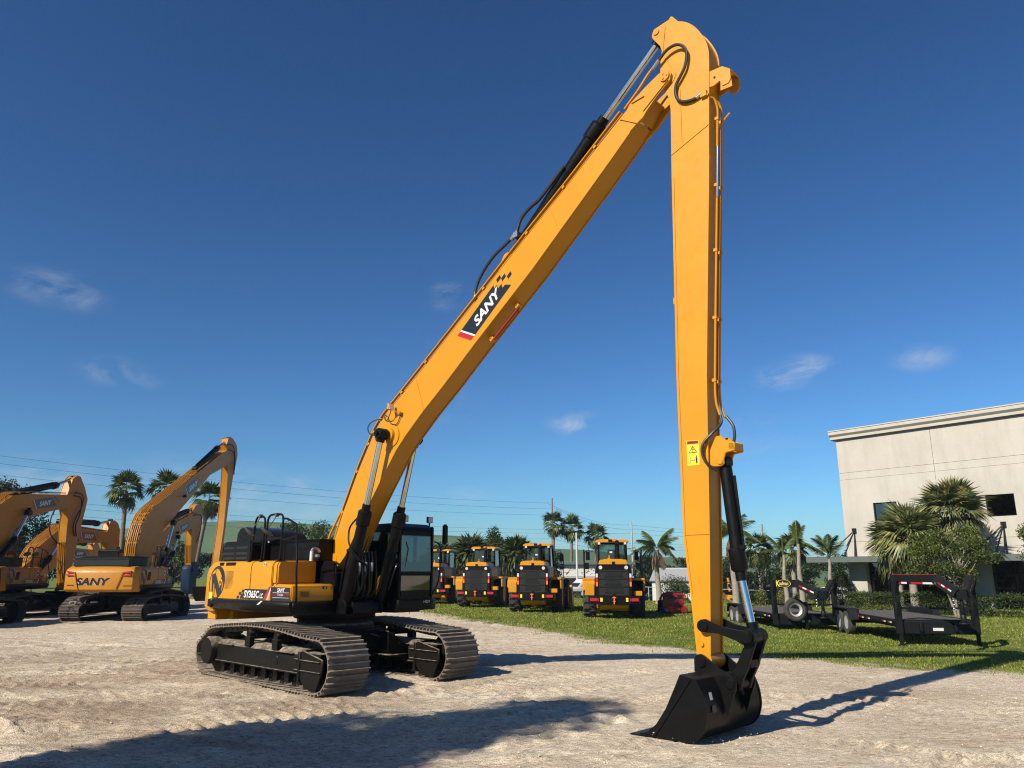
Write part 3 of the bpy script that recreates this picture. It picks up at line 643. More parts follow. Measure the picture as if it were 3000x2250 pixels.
    # ---- boom cylinders
    for s in (-1,1):
        c = hyd(root, 'boom_cylinder', (.90,1.40), (1.46,3.17), (1.87,4.62), .105, .058, s*.43)
        mb = MB(); mb.lathe([(.085,-.09),(.10,-.085),(.10,.085),(.085,.09)] , (1.87,s*.45,4.62), 'y', 18); mb.lathe([(.045,-.12),(.045,.12)], (1.87,s*.47,4.62), 'y', 12); mb.build('pin_cap', 'black', c)
        mb = MB(); q = lambda t, d, e=0: Vector((.90+.56*t - .95*d, s*(.43+e), 1.40+1.77*t + .30*d))
        mb.tube([q(.92,.10,.05),q(.80,.22,.1),q(.72,.20,.12),q(.62,.03,.16),q(.52,-.2,.06),q(.48,-.32,-.05),q(.40,-.34,-.1),q(.2,-.3,-.1)],.017,8)
        mb.tube([q(.52,.16,.06),q(.56,.12,.12),q(.55,-.05,.14),q(.50,-.2,.05),q(.46,-.26,-.1)],.02,8); mb.tube([q(.52,.16,.06),q(.3,.18,.06),q(.1,.14,.06)],.017,8); mb.build('cylinder_pipe', 'black', c)
    runs('hydraulic_hose', 'hose', root, [([(.62,-.30+k*.085,1.45),(.80+.03*(k%3),-.27+k*.085,1.62),(.88+.05*(k%2),-.30+k*.085,1.9),(.90,-.30+k*.085,2.18),(.86,-.30+k*.085,2.42)],.026) for k in range(8)] + [([(.55,-.22+k*.12,1.9),(.75,-.22+k*.12,2.3),(1.0,-.27+k*.12,2.62),(1.05,-.27+k*.12,2.7)],.018) for k in range(4)])
    mb = MB()
    for k in range(4): mb.tube([(.91,-.26+k*.15,2.02),(.91,-.26+k*.15,2.20)],.032,8)
    mb.build('hose_fitting', 'galv', root)
    mb = MB(); mb.b2((-.2,-.28,1.44),(.55,.5,2.0)); mb.b2((.1,.50,1.44),(.5,.55,2.2)); mb.b2((-1.7,-.5,1.44),(-.2,.55,2.3)); mb.build('valve_block', 'under', root, bevel=.02)
    mb = MB(); mb.prism([(.66,1.46),(.95,1.46),(.92,1.75),(.80,1.95),(.70,1.9)], .50, .54, 'y'); mb.build('step_plate', Y, root, bevel=.01)
    # ---- stick
    R_ = [(8.47,10.45)] + chaikin([(8.58,10.44),(8.77,10.33),(8.93,10.145),(9.055,9.89),(9.115,9.68),(9.11,9.45),(9.09,9.2)]) + [(9.07,8.9),(8.98,7.58),(8.75,4.65),(8.65,2.50),(8.585,1.38),(8.555,.90)]
    L_ = [(8.44,.80),(8.36,.96),(8.315,1.68),(8.25,2.46),(8.272,4.73),(8.37,7.81),(8.415,8.90)] + chaikin([(8.415,8.95),(8.40,9.16),(8.33,9.32),(8.275,9.48),(8.27,9.75),(8.31,10.02),(8.37,10.2)])
    mb = MB(); box_beam(mb, R_ + L_, .168, .02)
    for s in (-1,1):
        mb.prism([(8.47,10.53),(8.50,10.565),(8.53,10.56),(8.62,10.43),(8.55,10.2),(8.33,10.0),(8.29,10.14),(8.17,10.33),(8.15,10.38),(8.16,10.44),(8.22,10.50)], s*.115, s*.165, 'y')
        mb.lathe([(.055,-.012),(.055,.012)], (8.235,s*.172,10.43), 'y', 16)
    mb.lathe([(.15,-.178),(.15,.178)], (8.385,0,9.51), 'y', 20)
    mb.lathe([(.12,-.18),(.12,.18)], (8.46,0,.90), 'y', 18)
    st = mb.build('stick', Y, root, ang=30)
    mb = MB(); y = -.1715
    for a,b in (((8.40,10.42),(8.33,9.95)),((8.36,9.9),(8.55,9.50)),((8.55,9.50),(8.60,9.2)),((8.60,9.2),(8.58,8.3)),((8.39,8.17),(9.03,8.42)),((8.275,2.50),(8.64,2.50)),((8.31,4.7),(8.41,7.8)),((8.285,2.5),(8.31,4.7)),((8.35,1.68),(8.285,2.5))):
        mb.bar((a[0],y,a[1]),(b[0],y,b[1]),.006,.012,up=(0,1,0))
    mb.box((8.312,-.15,5.85),(.05,.03,.10)); mb.lathe([(.026,-.02),(.026,.01)], (8.45,-.175,1.10), 'y', 12); mb.lathe([(.07,-.012),(.07,.012)], (8.51,-.175,1.36), 'y', 16)
    mb.build('weld_seam', Y, st)
    mb = MB()                                                   # warning plate with triangle, man and arrow
    q = lambda pts, m, lift: mb.add([(a,-.1695-lift,b) for a,b in pts], [tuple(range(len(pts)))], m)
    q([(8.375,3.43),(8.562,3.43),(8.57,3.77),(8.377,3.78)], 0, 0); q([(8.385,3.725),(8.56,3.72),(8.562,3.762),(8.386,3.77)], 1, .002)
    text(mb, 'WARNING', (8.475,-.1725,3.745), (1,0,0), (0,0,1), .024, 2, 1.0, 0, .02, center=True)
    q([(8.405,3.60),(8.535,3.60),(8.47,3.70)], 2, .002); q([(8.422,3.609),(8.518,3.609),(8.47,3.684)], 0, .003)
    q([(8.44,3.65),(8.50,3.645),(8.50,3.655),(8.44,3.66)], 2, .004); q([(8.462,3.615),(8.472,3.615),(8.482,3.65),(8.470,3.65)], 2, .004); q([(8.455,3.665),(8.475,3.665),(8.475,3.675),(8.455,3.675)],2,.004)
    q([(8.392,3.46),(8.430,3.46),(8.430,3.54),(8.392,3.54)], 2, .002); q([(8.396,3.464),(8.426,3.464),(8.426,3.536),(8.396,3.536)], 0, .003)
    q([(8.445,3.497),(8.49,3.497),(8.49,3.503),(8.445,3.503)], 2, .002); q([(8.438,3.50),(8.452,3.488),(8.452,3.512)], 2, .002); q([(8.497,3.50),(8.483,3.488),(8.483,3.512)], 2, .002)
    q([(8.508,3.45),(8.517,3.45),(8.519,3.50),(8.521,3.45),(8.53,3.45),(8.533,3.535),(8.505,3.535)], 2, .002); q([(8.512,3.54),(8.526,3.54),(8.526,3.56),(8.512,3.56)], 2, .002)
    mb.build('warning_label', ['syel','red','decal'], st, flat=True)
    # guard bracket and lower cylinder bracket on the stick face
    mb = MB()
    for s in (-1,1):
        mb.prism([(9.07,9.03),(9.08,9.29),(9.30,9.28),(9.42,9.18),(9.42,9.02),(9.38,8.96),(9.28,8.96),(9.25,9.06),(9.14,9.02)], s*.13, s*.155, 'y')
        mb.lathe([(.022,-.003),(.022,.003)], (9.17,s*.157,9.15), 'y', 10, 1)
    mb.bar((9.30,0,9.275),(9.42,0,9.17),.26,.02); mb.build('guard_bracket', [Y,'grille'], st, bevel=.006)
    mb = MB()
    for s in (-1,1):
        mb.prism([(8.67,3.40),(8.70,3.62),(8.80,3.80),(8.88,3.80),(8.93,3.74),(9.06,3.70),(9.07,3.58),(8.93,3.56),(8.90,3.48),(8.905,3.42),(8.86,3.385),(8.78,3.385)], s*.095, s*.13, 'y')
        mb.lathe([(.045,-.01),(.045,.01)], (8.845,s*.137,3.45), 'y', 14)
    mb.b2((8.98,-.13,3.59),(9.07,.13,3.69)); mb.build('cylinder_bracket', Y, st, bevel=.01)
    mb = MB()
    for y in (-.03,.10):
        mb.tube([(9.06,y-.10,8.88),(9.10,y-.05,8.86),(9.12,y,8.70),(9.105,y,8.5),(9.03,y,7.5),(8.80,y,4.65),(8.79,y,4.3),(8.84,y,4.08)],.017,8)
        for z in (8.55,7.5,6.5,5.5,4.6): mb.box((8.99-(7.5-z)*.0795+.03,y,z),(.06,.045,.045))
    mb.tube([(9.05,.12,8.5),(9.16,.12,8.60),(9.24,.12,8.66)],.014,8)
    mb.build('oil_pipe', Y, st)
    mb = MB(); mb.tube([(9.08,-.03,8.1),(9.02,-.03,7.3)],.021,10); mb.build('pipe_sleeve', 'chrome', st)
    runs('hydraulic_hose', 'hose', st, [([(8.30,-.24,9.84),(8.45,-.25,9.935),(8.60,-.25,9.95),(8.70,-.24,9.90),(8.77,-.235,9.79),(8.775,-.23,9.67),(8.73,-.225,9.51),(8.64,-.22,9.385),(8.56,-.215,9.28),(8.54,-.21,9.14),(8.58,-.21,9.02),(8.67,-.21,8.945),(8.80,-.205,8.915),(8.88,-.2,8.92)],.024),
        ([(8.84,-.03,4.10),(8.86,-.06,3.98),(8.78,-.17,3.84),(8.66,-.22,3.70),(8.64,-.22,3.56),(8.70,-.20,3.42),(8.80,-.13,3.33)],.021), ([(8.86,.10,4.10),(8.96,.09,3.95),(8.97,.09,3.80),(8.95,.09,3.72)],.021)])
    mb = MB(); mb.tube([(8.16,-.22,9.75),(8.30,-.24,9.84)],.03,10); mb.tube([(8.88,-.2,8.92),(8.97,-.2,8.95)],.028,10); mb.build('hose_fitting', 'steel', st)
    mb = MB(); mb.tube([(8.97,-.2,8.95),(9.06,-.17,8.90)],.026,10); mb.box((9.0,-.19,8.93),(.10,.06,.09)); mb.build('pipe_clamp', Y, st)
    # ---- stick and bucket cylinders
    c = hyd(root, 'stick_cylinder', (4.95,7.53), (6.98,9.39), (8.235,10.43), .115, .06)
    c = hyd(root, 'bucket_cylinder', (8.845,3.45), (8.96,2.02), (9.09,1.235), .085, .05, 0)
    for s in (-1,1):
        mb = MB(); mb.prism([(8.44,1.33),(8.47,1.41),(8.54,1.42),(8.72,1.345),(9.0,1.30),(9.13,1.30),(9.17,1.24),(9.14,1.16),(9.05,1.13),(8.95,1.18),(8.72,1.25),(8.55,1.255),(8.47,1.27)], s*.19, s*.245, 'y')
        for (px,pz,r) in ((8.51,1.335,.075),(9.09,1.225,.07)): mb.lathe([(r,-.02),(r,.02)], (px,s*.25,pz), 'y', 18)
        mb.build('link_arm', 'black', root, bevel=.008)
    mb = MB()
    for s in (-1,1):
        mb.prism([(9.02,1.20),(9.02,1.08),(8.76,.66),(8.80,.58),(8.93,.58),(8.98,.72),(9.06,.86),(9.09,.95),(9.18,1.17),(9.15,1.29),(9.05,1.30)], s*.10, s*.165, 'y')
    mb.cyl((9.09,-.19,1.225),(9.09,-.075,1.225),.095,n=18); mb.cyl((9.09,.075,1.225),(9.09,.19,1.225),.095,n=18); mb.cyl((8.86,-.17,.66),(8.86,.17,.66),.08,n=18)
    mb.bar((9.0,0,1.08),(8.84,0,.72),.2,.05); mb.box((9.03,0,.90),(.09,.22,.10)); mb.build('bucket_link', 'black', root, bevel=.01)
    b = make_bucket(root)
    mb = MB(); mb.add([(8.757,-.60,.50),(8.757,-.53,.50),(8.738,-.53,.585),(8.738,-.60,.585)], [(0,1,2,3)]); mb.add([(8.782,-.60,.36),(8.782,-.50,.36),(8.775,-.50,.44),(8.775,-.60,.44)], [(0,1,2,3)], 1); mb.build('maker_plate', ['white','decal'], b, flat=True)
    mb = MB(); text(mb, '14229', (1.372,1.18,1.395), (0,1,0), (0,0,1), .055, 0, 1.0, .1, .02); mb.build('fleet_number', 'white', root, flat=True)

def front_yard(root, g):
    """front gear of the machines parked in the row: boom, stick, cylinders, optional bucket or hammer"""
    Y = 'yellow2'
    mb = MB(); box_beam(mb, g['boom'], .27); boom = mb.build('boom', Y, root, ang=30)
    if g.get('pipes'):
        mb = MB()
        for y in (-.22,-.13,-.04,.05,.14,.22):
            mb.tube([(a-.03,y,b+.05) for a,b in g['pipes']], .024, 6)
        P = g['pipes']
        for i in range(1,len(P)-1):
            for t in (0,.5):
                for y in (-.175,.09): mb.box((P[i][0]*(1-t)+P[i+1][0]*t-.025,y,P[i][1]*(1-t)+P[i+1][1]*t+.035),(.06,.16,.06))
        mb.build('oil_pipe', Y, boom)
    (o, u, L, h) = g['decal']
    U = Vector((u[0],0,u[1])).normalized(); V = Vector((-U.z,0,U.x)).normalized()
    mb = MB(); decal_stripe(mb, (o[0],-.274,o[1]), U, V, L, h); mb.build('lettering', ['decal','white','red'], boom, flat=True)
    mb = MB(); box_beam(mb, g['stick'], .2); st = mb.build('stick', Y, root, ang=30)
    if g.get('ribs'):
        mb = MB(); (a,b) = g['ribs']
        for k in range(4):
            y = -.14+k*.09; mb.bar((a[0]-.02,y,a[1]),(b[0]-.02,y,b[1]),.035,.04,up=(1,0,0))
        mb.build('wear_rib', Y, st)
    a, gl, b = g['scyl']; hyd(root, 'stick_cylinder', a, gl, b, .13, .07)
    if g.get('bcyl'):
        a, gl, b = g['bcyl']
        for s in (-1,1): hyd(root, 'boom_cylinder', a, gl, b, .12, .07, s*.46)
    if g.get('hoses'):
        runs('hydraulic_hose', 'hose', st, [(h, .03) for h in g['hoses']])
    mb = MB(); mb.tube([(g['decal'][0][0]-.55,-.28,g['decal'][0][1]-.05),(g['decal'][0][0]-.6,-.4,g['decal'][0][1]-.1)],.02,6); mb.box((g['decal'][0][0]-.62,-.42,g['decal'][0][1]-.05),(.08,.14,.14)); mb.build('work_light', 'black', boom)
    if g.get('bucket'):
        x, z, an = g['bucket']
        T = Matrix.Translation((x,0,z)) @ Matrix.Rotation(an, 4, 'Y') @ Matrix.Translation((-8.485,0,-.888)); make_bucket(root, T, 1)
    return boom
# ------------------------------------------------------------------ wheel loaders
def make_wheel(parent, x, y, r=.80, w=.56, rim='yellow', lugs=17, z=None, tread=True):
    z = r if z is None else z
    mb = MB(); hw = w/2
    mb.lathe([(r*.56,-hw*.9),(r*.80,-hw),(r*.93,-hw*.92),(r*.965,-hw*.6),(r*.965,hw*.6),(r*.93,hw*.92),(r*.80,hw),(r*.56,hw*.9),(r*.56,-hw*.9)], (x,y,z), 'y', 30, 0, False)
    if tread:
        for k in range(lugs):
            for s in (-1,1):
                t0 = 2*math.pi*(k + (.5 if s > 0 else 0))/lugs
                pts = []
                for f, dt in ((.02,0),(.28,.16),(.55,.06),(.96,.30)):
                    t = t0 + dt*6.28/lugs*1.3; rr = r*(1.0 if f < .9 else .96)
                    pts.append(Vector((x + rr*math.cos(t), y + s*f*hw, z + rr*math.sin(t))))
                for a, b in zip(pts, pts[1:]): mb.bar(a, b, r*.085, r*.075, up=((a+b)/2 - Vector((x,(a.y+b.y)/2,z))))
    t = mb.build('wheel', 'rubber', parent, ang=30)
    mb = MB(); mb.lathe([(.05,-hw*.5),(r*.55,-hw*.85),(r*.58,-hw*.85),(r*.58,hw*.85),(r*.55,hw*.85),(.05,hw*.5)], (x,y,z), 'y', 22)
    mb.lathe([(r*.2,-hw*.62),(r*.2,hw*.62)], (x,y,z), 'y', 14); mb.build('rim', rim, t)
    return t
def make_loader():
    Y = 'yellow'
    root = thing('wheel_loader', 'x', 'wheel loader')
    for x in (0,3.2):
        for s in (-1,1): make_wheel(root, x, s*1.09)
    mb = MB()
    mb.b2((-1.5,-.50,.55),(2.2,.50,1.0)); mb.b2((2.2,-.45,.5),(4.0,.45,1.1)); mb.cyl((0,-1.0,.8),(0,1.0,.8),.2); mb.cyl((3.2,-1.0,.8),(3.2,1.0,.8),.2)
    mb.prism([(-1.66,.60),(-1.66,.80),(-1.3,.95),(-1.0,.95),(-1.0,.60),(-1.3,.42)], -.62, .62, 'y'); ch = mb.build('chassis', Y, root, bevel=.02)
    mb = MB(); mb.prism([(-1.2,-1.13),(-1.2,1.13),(-1.72,1.05),(-1.82,.6),(-1.82,-.6),(-1.72,-1.05)], .66, 1.02, 'z'); bp = mb.build('rear_bumper', 'black', root, bevel=.03, seg=2)
    for s in (-1,1):
        mb = MB(); mb.prism([(s*.74,.80),(s*.74,.93),(s*1.04,.93),(s*1.04,.80)], -1.83, -1.70, 'x'); mb.prism([(s*.70,.80),(s*.74,.865),(s*.70,.93),(s*.66,.93),(s*.69,.865),(s*.66,.80)],-1.83,-1.78,'x'); mb.build('tail_light', 'red', bp)
        mb = MB(); mb.box((-1.825,s*.55,.865),(.02,.10 if s else .1,.16)); mb.build('reflector', 'syel', bp)
    mb = MB(); mb.box((-1.87,0,.95),(.10,.16,.035)); mb.box((-1.87,0,.80),(.10,.12,.03)); mb.cyl((-1.89,0,.68),(-1.89,0,1.0),.028); mb.build('tow_pin', 'orange', bp)
    mb = MB()                                                   # black tail with radiator grille
    mb.prism([(-.80,.98),(.80,.98),(.80,2.05),(.78,2.20),(.68,2.36),(-.68,2.36),(-.78,2.20),(-.80,2.05)], -1.66, -1.20, 'x')
    tail = mb.build('grille_housing', 'black', root, bevel=.03, seg=2)
    mb = MB(); mb.b2((-1.675,-.64,1.04),(-1.655,.64,2.12)); mb.build('radiator_grille', 'grille', tail)
    mb = MB()
    for k in range(3):
        z = 1.12+k*.335; mb.b2((-1.69,-.64,z+.26),(-1.67,.64,z+.30))
        for j in range(5): mb.b2((-1.685,-.40+.04*j*(k==1),z+.05*j),(-1.672,.40-.02*j,z+.05*j+.018))
    mb.box((-1.69,0,1.10),(.03,.1,.06)); mb.build('grille_slat', 'gray', tail)
    for s in (-1,1):
        mb = MB(); mb.lathe([(.08,-.012),(.08,.012)], (-1.668,s*.56,2.22), 'x', 14); mb.build('reverse_light', 'lamp', tail)
        for (z0,z1,m,nm) in ((1.80,1.96,'white','reflector'),(1.60,1.80,'red','reflector'),(1.42,1.60,'orange','reflector')):
            mb = MB(); mb.box((-1.67,s*.73,(z0+z1)/2),(.02,.085,z1-z0)); mb.build(nm, m, tail)
    mb = MB()
    mb.prism([(-.66,2.30),(.66,2.30),(.60,2.56),(-.60,2.56)], -1.62, .55, 'x')
    mb.prism([(-.80,1.2),(.80,1.2),(.80,2.20),(.66,2.36),(-.66,2.36),(-.80,2.20)], -1.20, .55, 'x'); hood = mb.build('engine_hood', Y, root, bevel=.04, seg=2)
    mb = MB(); mb.b2((-1.45,-.42,2.558),(-.2,.42,2.585)); mb.box((-1.60,0,2.43),(.10,.12,.12)); mb.build('hood_cover', Y, hood); 
    mb = MB(); mb.box((-1.63,0,2.42),(.08,.11,.10)); mb.build('camera', 'black', hood)
    mb = MB(); mb.box((-1.55,.32,2.45),(.02,.16,.05),ry=.2); mb.build('data_label', 'white', hood)
    mb = MB(); mb.cyl((-.15,-.22,2.55),(-.15,-.22,2.80),.12,n=16); mb.cyl((-.15,-.22,2.80),(-.15,-.22,3.18),.10,n=16); mb.tube([(-.15,-.22,3.18),(-.19,-.22,3.30),(-.30,-.22,3.36)],.10,14); mb.build('exhaust_pipe', 'black', hood)
    mb = MB(); mb.lathe([(.09,0),(.09,.05),(.03,.07),(.03,.2)], (-.3,.15,2.58), 'z', 12); mb.build('air_intake', Y, hood)
    for s in (-1,1):
        mb = MB(); mb.b2((-.95,s*.82,1.66),(1.0,s*1.38,1.76)); mb.b2((-.90,s*1.30,1.20),(.1,s*1.38,1.70)); mb.prism([(-.95,1.68),(-1.02,1.62),(-1.06,1.24),(-1.0,1.24),(-.92,1.62)], .82, 1.38, 'y') if s > 0 else None
        if s > 0: mb.b2((-1.45,.84,1.02),(-1.04,1.26,1.52))
        else: mb.prism([(-1.45,1.02),(-1.45,1.22),(-1.2,1.22),(-1.06,1.05),(-1.06,1.02)], -1.22, -.86, 'y')
        fd = mb.build('fender', Y, root, bevel=.025, seg=2)
        mb = MB(); mb.b2((2.6,s*.84,1.62),(3.9,s*1.38,1.70)); mb.build('fender', Y, root, bevel=.02)
        y = s*1.30; mb = MB()
        mb.tube([(-.75,y,1.75),(-.75,y,2.9),(-.70,y,3.0),(.1,y,3.0),(.18,y,2.9),(.18,y,1.75)],.02,6); mb.tube([(-.75,y,2.35),(.18,y,2.35)],.02,6); mb.build('hand_rail', 'black', root)
        mb = MB(); mb.tube([(1.0,y,1.75),(1.0,y,2.9),(1.1,y-s*.1,3.0),(1.6,y-s*.4,3.0)],.02,6); mb.build('hand_rail', 'black', root)
        mb = MB()
        for k in range(3): mb.tube([(1.5,y,.8+.35*k),(2.0,y,.8+.35*k)],.02,6)
        mb.bar((1.5,y,.75),(1.5,y,1.65),.04,.04); mb.bar((2.0,y,.75),(2.0,y,1.65),.04,.04); mb.build('ladder', 'black', root)
        mb = MB(); mb.tube([(1.55,s*.70,3.10),(1.5,s*1.1,3.16),(1.45,s*1.15,2.9)],.016,6); mb.box((1.45,s*1.15,2.78),(.08,.19,.40)); mb.build('mirror', 'black', root, bevel=.0)
        mb = MB(); mb.box((.9,s*1.2,2.30),(.25,.2,.3)); mb.build('work_light', 'black', root)
        mb = MB(); mb.tube([(2.3,s*.62,2.0),(3.4,s*.62,1.75),(4.3,s*.62,.75),(4.7,s*.62,.45)],.13,8); mb.build('lift_arm', Y, root)
    fr = MB(); x0,x1,y0,y1,z0,z1 = .35,1.95,-.70,.70,1.55,3.42; t = .075
    for x in (x0,x1-t):
        for y in (y0,y1-t): fr.bar((x+t/2,y+t/2,z0),(x+t/2+(.0),(y+t/2)*.95,z1-.05),t*1.35,t)
    fr.b2((x0,y0,z0),(x1,y1,z0+.75)); fr.b2((x0+.02,y0*.93,z1-.14),(x1,y1*.93,z1-.05)); fr.b2((x0-.02,y0*.95,2.50),(x0+.05,y1*.95,2.62))
    cab = fr.build('cab', 'black', root, bevel=.02)
    mb = MB(); mb.prism([(-.76,3.36),(-.76,3.44),(-.62,3.50),(.62,3.50),(.76,3.44),(.76,3.36)], x0-.16, x1+.1, 'x'); rf = mb.build('roof', Y, cab, bevel=.02)
    mb = MB(); mb.box((x0-.14,0,3.44),(.10,.34,.12)); mb.build('roof_light_bar', 'black', rf); mb = MB(); mb.box((x0-.17,-.10,3.46),(.1,.16,.10)); mb.build('beacon', 'orange', rf)
    for s in (-1,1):
        mb = MB(); mb.box((x0-.12,s*.60,3.32),(.08,.11,.10)); mb.build('work_light', 'lamp', cab)
        mb = MB(); mb.quad((x0+t,s*.66,2.3),(x1-t,s*.66,2.3),(x1-t,s*.62,3.28),(x0+t,s*.62,3.28)); mb.build('side_window', 'glass', cab, flat=True)
    for x,nm in ((x0+.02,'rear_window'),(x1-.02,'windscreen')):
        mb = MB(); mb.quad((x,-.60,2.55 if x < 1 else 2.3),(x,.60,2.55 if x < 1 else 2.3),(x,.58,3.28),(x,-.58,3.28)); mb.build(nm, 'glass', cab, flat=True)
    mb = MB(); mb.b2((x0-.003,.0,2.88),(x0+.004,.12,2.96)); mb.build('window_label', 'white', cab)
    mb = MB(); mb.box((1.0,0,2.45),(.4,.45,.12)); mb.box((.80,0,2.75),(.12,.42,.6)); mb.cyl((1.55,0,2.3),(1.45,0,2.68),.04,n=8); mb.lathe([(.17,0),(.19,.015),(.17,.03)],(1.44,0,2.68),'z',16); mb.build('seat', 'rubber', cab, bevel=.02)
    mb = MB(); mb.strip([(4.6,.75),(4.75,.25),(5.0,.10),(6.0,.06)], -.04, -1.4, 1.4)
    for s in (-1,1): mb.prism([(4.6,.75),(4.75,.25),(5.0,.1),(6.0,.06),(5.2,1.2),(4.7,1.25)], s*1.4, s*1.36, 'y')
    mb.strip([(4.6,.75),(4.62,1.1),(4.75,1.3)], .04, -1.4,1.4); mb.build('loader_bucket', Y, root)
    return root

# ------------------------------------------------------------------ gooseneck trailers
def tape(mb, p0, p1, n, w, nrm, m0=1, m1=2):
    p0, p1 = Vector(p0), Vector(p1); d = (p1-p0)/n; s = d.normalized().cross(Vector(nrm)).normalized()*w/2; lift = Vector(nrm)*.004
    for k in range(n):
        a = p0+d*k+lift; b = a+d; mb.add([a-s,b-s,b+s,a+s], [(0,1,2,3)], m0 if k%2 == 0 else m1)
def make_trailer(name, label, loc, rz, hw, sign=False, spare=False, zd=.66, top=1.93, group=None, bx=1.15):
    root = thing(name, label, 'trailer', loc, rz, group)
    mb = MB()
    for k in range(13): mb.b2((-6.2,-hw+.08+k*(2*hw-.16)/13+.006,zd-.04),(-.1,-hw+.08+(k+1)*(2*hw-.16)/13-.006,zd))
    mb.build('deck', 'wood', root)
    mb = MB()
    for s in (-1,1):
        mb.b2((-6.3,s*hw,zd-.16),(0,s*(hw-.08),zd+.015)); mb.b2((-6.3,s*(hw+.07),zd-.10),(-.2,s*(hw+.03),zd-.04))
        for k in range(9): mb.b2((-.5-k*.62,s*(hw+.07),zd-.12),(-.45-k*.62,s*hw,zd-.02))
        mb.b2((-6.3,s*.42,zd-.30),(.1,s*.5,zd-.05))
    for k in range(12): mb.b2((-6.2+k*.5,-hw+.05,zd-.13),(-6.12+k*.5,hw-.05,zd-.045))
    mb.b2((-.12,-hw,zd-.38),(-.04,hw,zd+.02)); mb.prism([(-hw,zd-.02),(hw,zd-.02),(hw-.05,zd-.36),(-hw,zd-.36)], -.04, .03, 'x')
    mb.bar((-6.3,0,zd-.05),(-7.2,0,.2),2*hw-.3,.06)
    frame = mb.build('frame', 'trail', root, bevel=.008)
    for s in (-1,1):                                            # neck: upright, gusset, top beam dropping to the coupler
        mb = MB(); y = s*(hw-.06)
        mb.b2((-.10,y-.07,zd-.36),(.10,y+.07,top)); mb.prism([(.10,top-.55),(.10,top-.30),(.28,top-.18),(.30,top-.16),(.16,top-.35)], y-.05,y+.05,'y')
        A = Vector((0,y,top-.12)); B = Vector((bx,s*(hw*(1-.42*bx)),top-.12)); D_ = Vector((1.80,s*.12,top-.46))
        mb.bar(A-Vector((.1,0,0)),B,.13,.26); mb.bar(B-(D_-B).normalized()*.05,D_,.13,.26)
        mb.prism([(-.08,zd+.02),(.10,zd+.02),(.10,zd+.5),(.0,zd+.6)], y-.075, y+.075, 'y')
        nk = mb.build('gooseneck', 'trail', root, bevel=.008)
        mb = MB(); d = (B-A).normalized(); nrm = Vector((d.y,-d.x,0))*(1 if s < 0 else -1)
        if nrm.y*s < 0: nrm = -nrm
        o = nrm*.068; up = Vector((0,0,.132))
        if not sign: tape(mb, A+o+Vector((0,0,-.09))+d*.15, A+o+Vector((0,0,-.09))+d*.55, 2, .05, nrm); tape(mb, A+o+Vector((0,0,-.09))+d*.7, B+o+Vector((0,0,-.09)), 2, .05, nrm)
        tape(mb, A+up, B+up, 6, .06, (0,0,1)) if not sign else None
        d2 = (D_-B); tape(mb, B+o+d2*.15+Vector((0,0,-.02)), B+o+d2*.85, 4, .05, nrm)
        if not sign: mb.bar(A+Vector((0,0,.14)),B+Vector((0,0,.14)),.04,.012, 1)
        mb.build('reflective_tape', ['trail','red','white'], nk, flat=True)
        if sign and s < 0:
            mb = MB(); cc = (A+B)/2 + o*1.06; U = -d if (-d).x > 0 else d; U = d; V = Vector((0,0,1))
            if s < 0: U = d
            k = 24; el = lambda f, l: [cc + nrm*l + U*(f*.34*math.cos(2*math.pi*i/k)+.04) + V*(f*.13*math.sin(2*math.pi*i/k)) for i in range(k)]
            flip = 1 if U.cross(V).dot(nrm) > 0 else -1
            mb.add(el(1,.002), [tuple(range(k))], 0); mb.add(el(.93,.004), [tuple(range(k))], 1)
            U2 = U*flip
            text(mb, 'K', cc + nrm*.006 - U2*.36 - V*.11, U2, V, .21, 0, 1.0, 0, .03); text(mb, 'aufman', cc + nrm*.006 - U2*.20 - V*.06, U2, V, .13, 0, .92, 0, .02)
            mb.build('sign_lettering', ['gold','decal'], nk, flat=True)
    mb = MB(); mb.b2((1.66,-.13,top-.62),(1.84,.13,top-.36)); mb.cyl((1.75,0,top-.36),(1.75,0,top-1.05),.055,n=12); mb.cyl((1.75,0,top-1.0),(1.75,0,top-1.22),.075,n=12); mb.cyl((1.75,0,top-1.24),(1.75,0,top-1.2),.13,n=12); mb.build('coupler', 'trail', root, bevel=.006)
    mb = MB()
    for k in range(10): mb.lathe([(.02,-.008),(.03,0),(.02,.008)], (1.72+.03*(k%2),-.16-.01*(k%3),top-.45-.05*k), ('x','y')[k%2], 8)
    mb.build('safety_chain', 'steel', root)
    for s in ((-1,1) if not sign else (0,)):
        mb = MB(); y = s*(hw-.06) if s else .0; x = .06
        mb.b2((x-.06,y-.05,.30),(x+.06,y+.05,zd+.1)); mb.b2((x-.045,y-.04,.02),(x+.045,y+.04,.4)); mb.b2((x-.11,y-.11,0),(x+.11,y+.11,.02)); 
        if not s: mb.b2((x-.05,-.06,zd),(x+.05,.06,zd+.42))
        mb.build('jack_leg', 'trail', root)
    for s in (-1,1):
        mb = MB(); x0 = -4.3; y = s*(hw+.19)
        mb.prism([(x0-.98,.60),(x0-.80,.86),(x0+.80,.86),(x0+.98,.60),(x0+1.0,.50),(x0+.96,.50),(x0+.78,.82),(x0-.78,.82),(x0-.96,.50)], y-.15, y+.15, 'y'); mb.b2((x0-.95,s*hw,.62),(x0+.95,s*(hw+.06),.84)); mb.build('fender', 'trail', root)
        for dx in (-.42,.42): make_wheel(root, x0+dx, y, .39, .22, 'galv', tread=False)
        mb = MB(); [tape(mb, (x,s*(hw+.072),zd-.07), (x+.32,s*(hw+.072),zd-.07), 2, .04, (0,s,0)) for x in (-3.0,-2.4,-1.0,-.5)]; mb.build('reflective_tape', ['trail','red','white'], frame, flat=True)
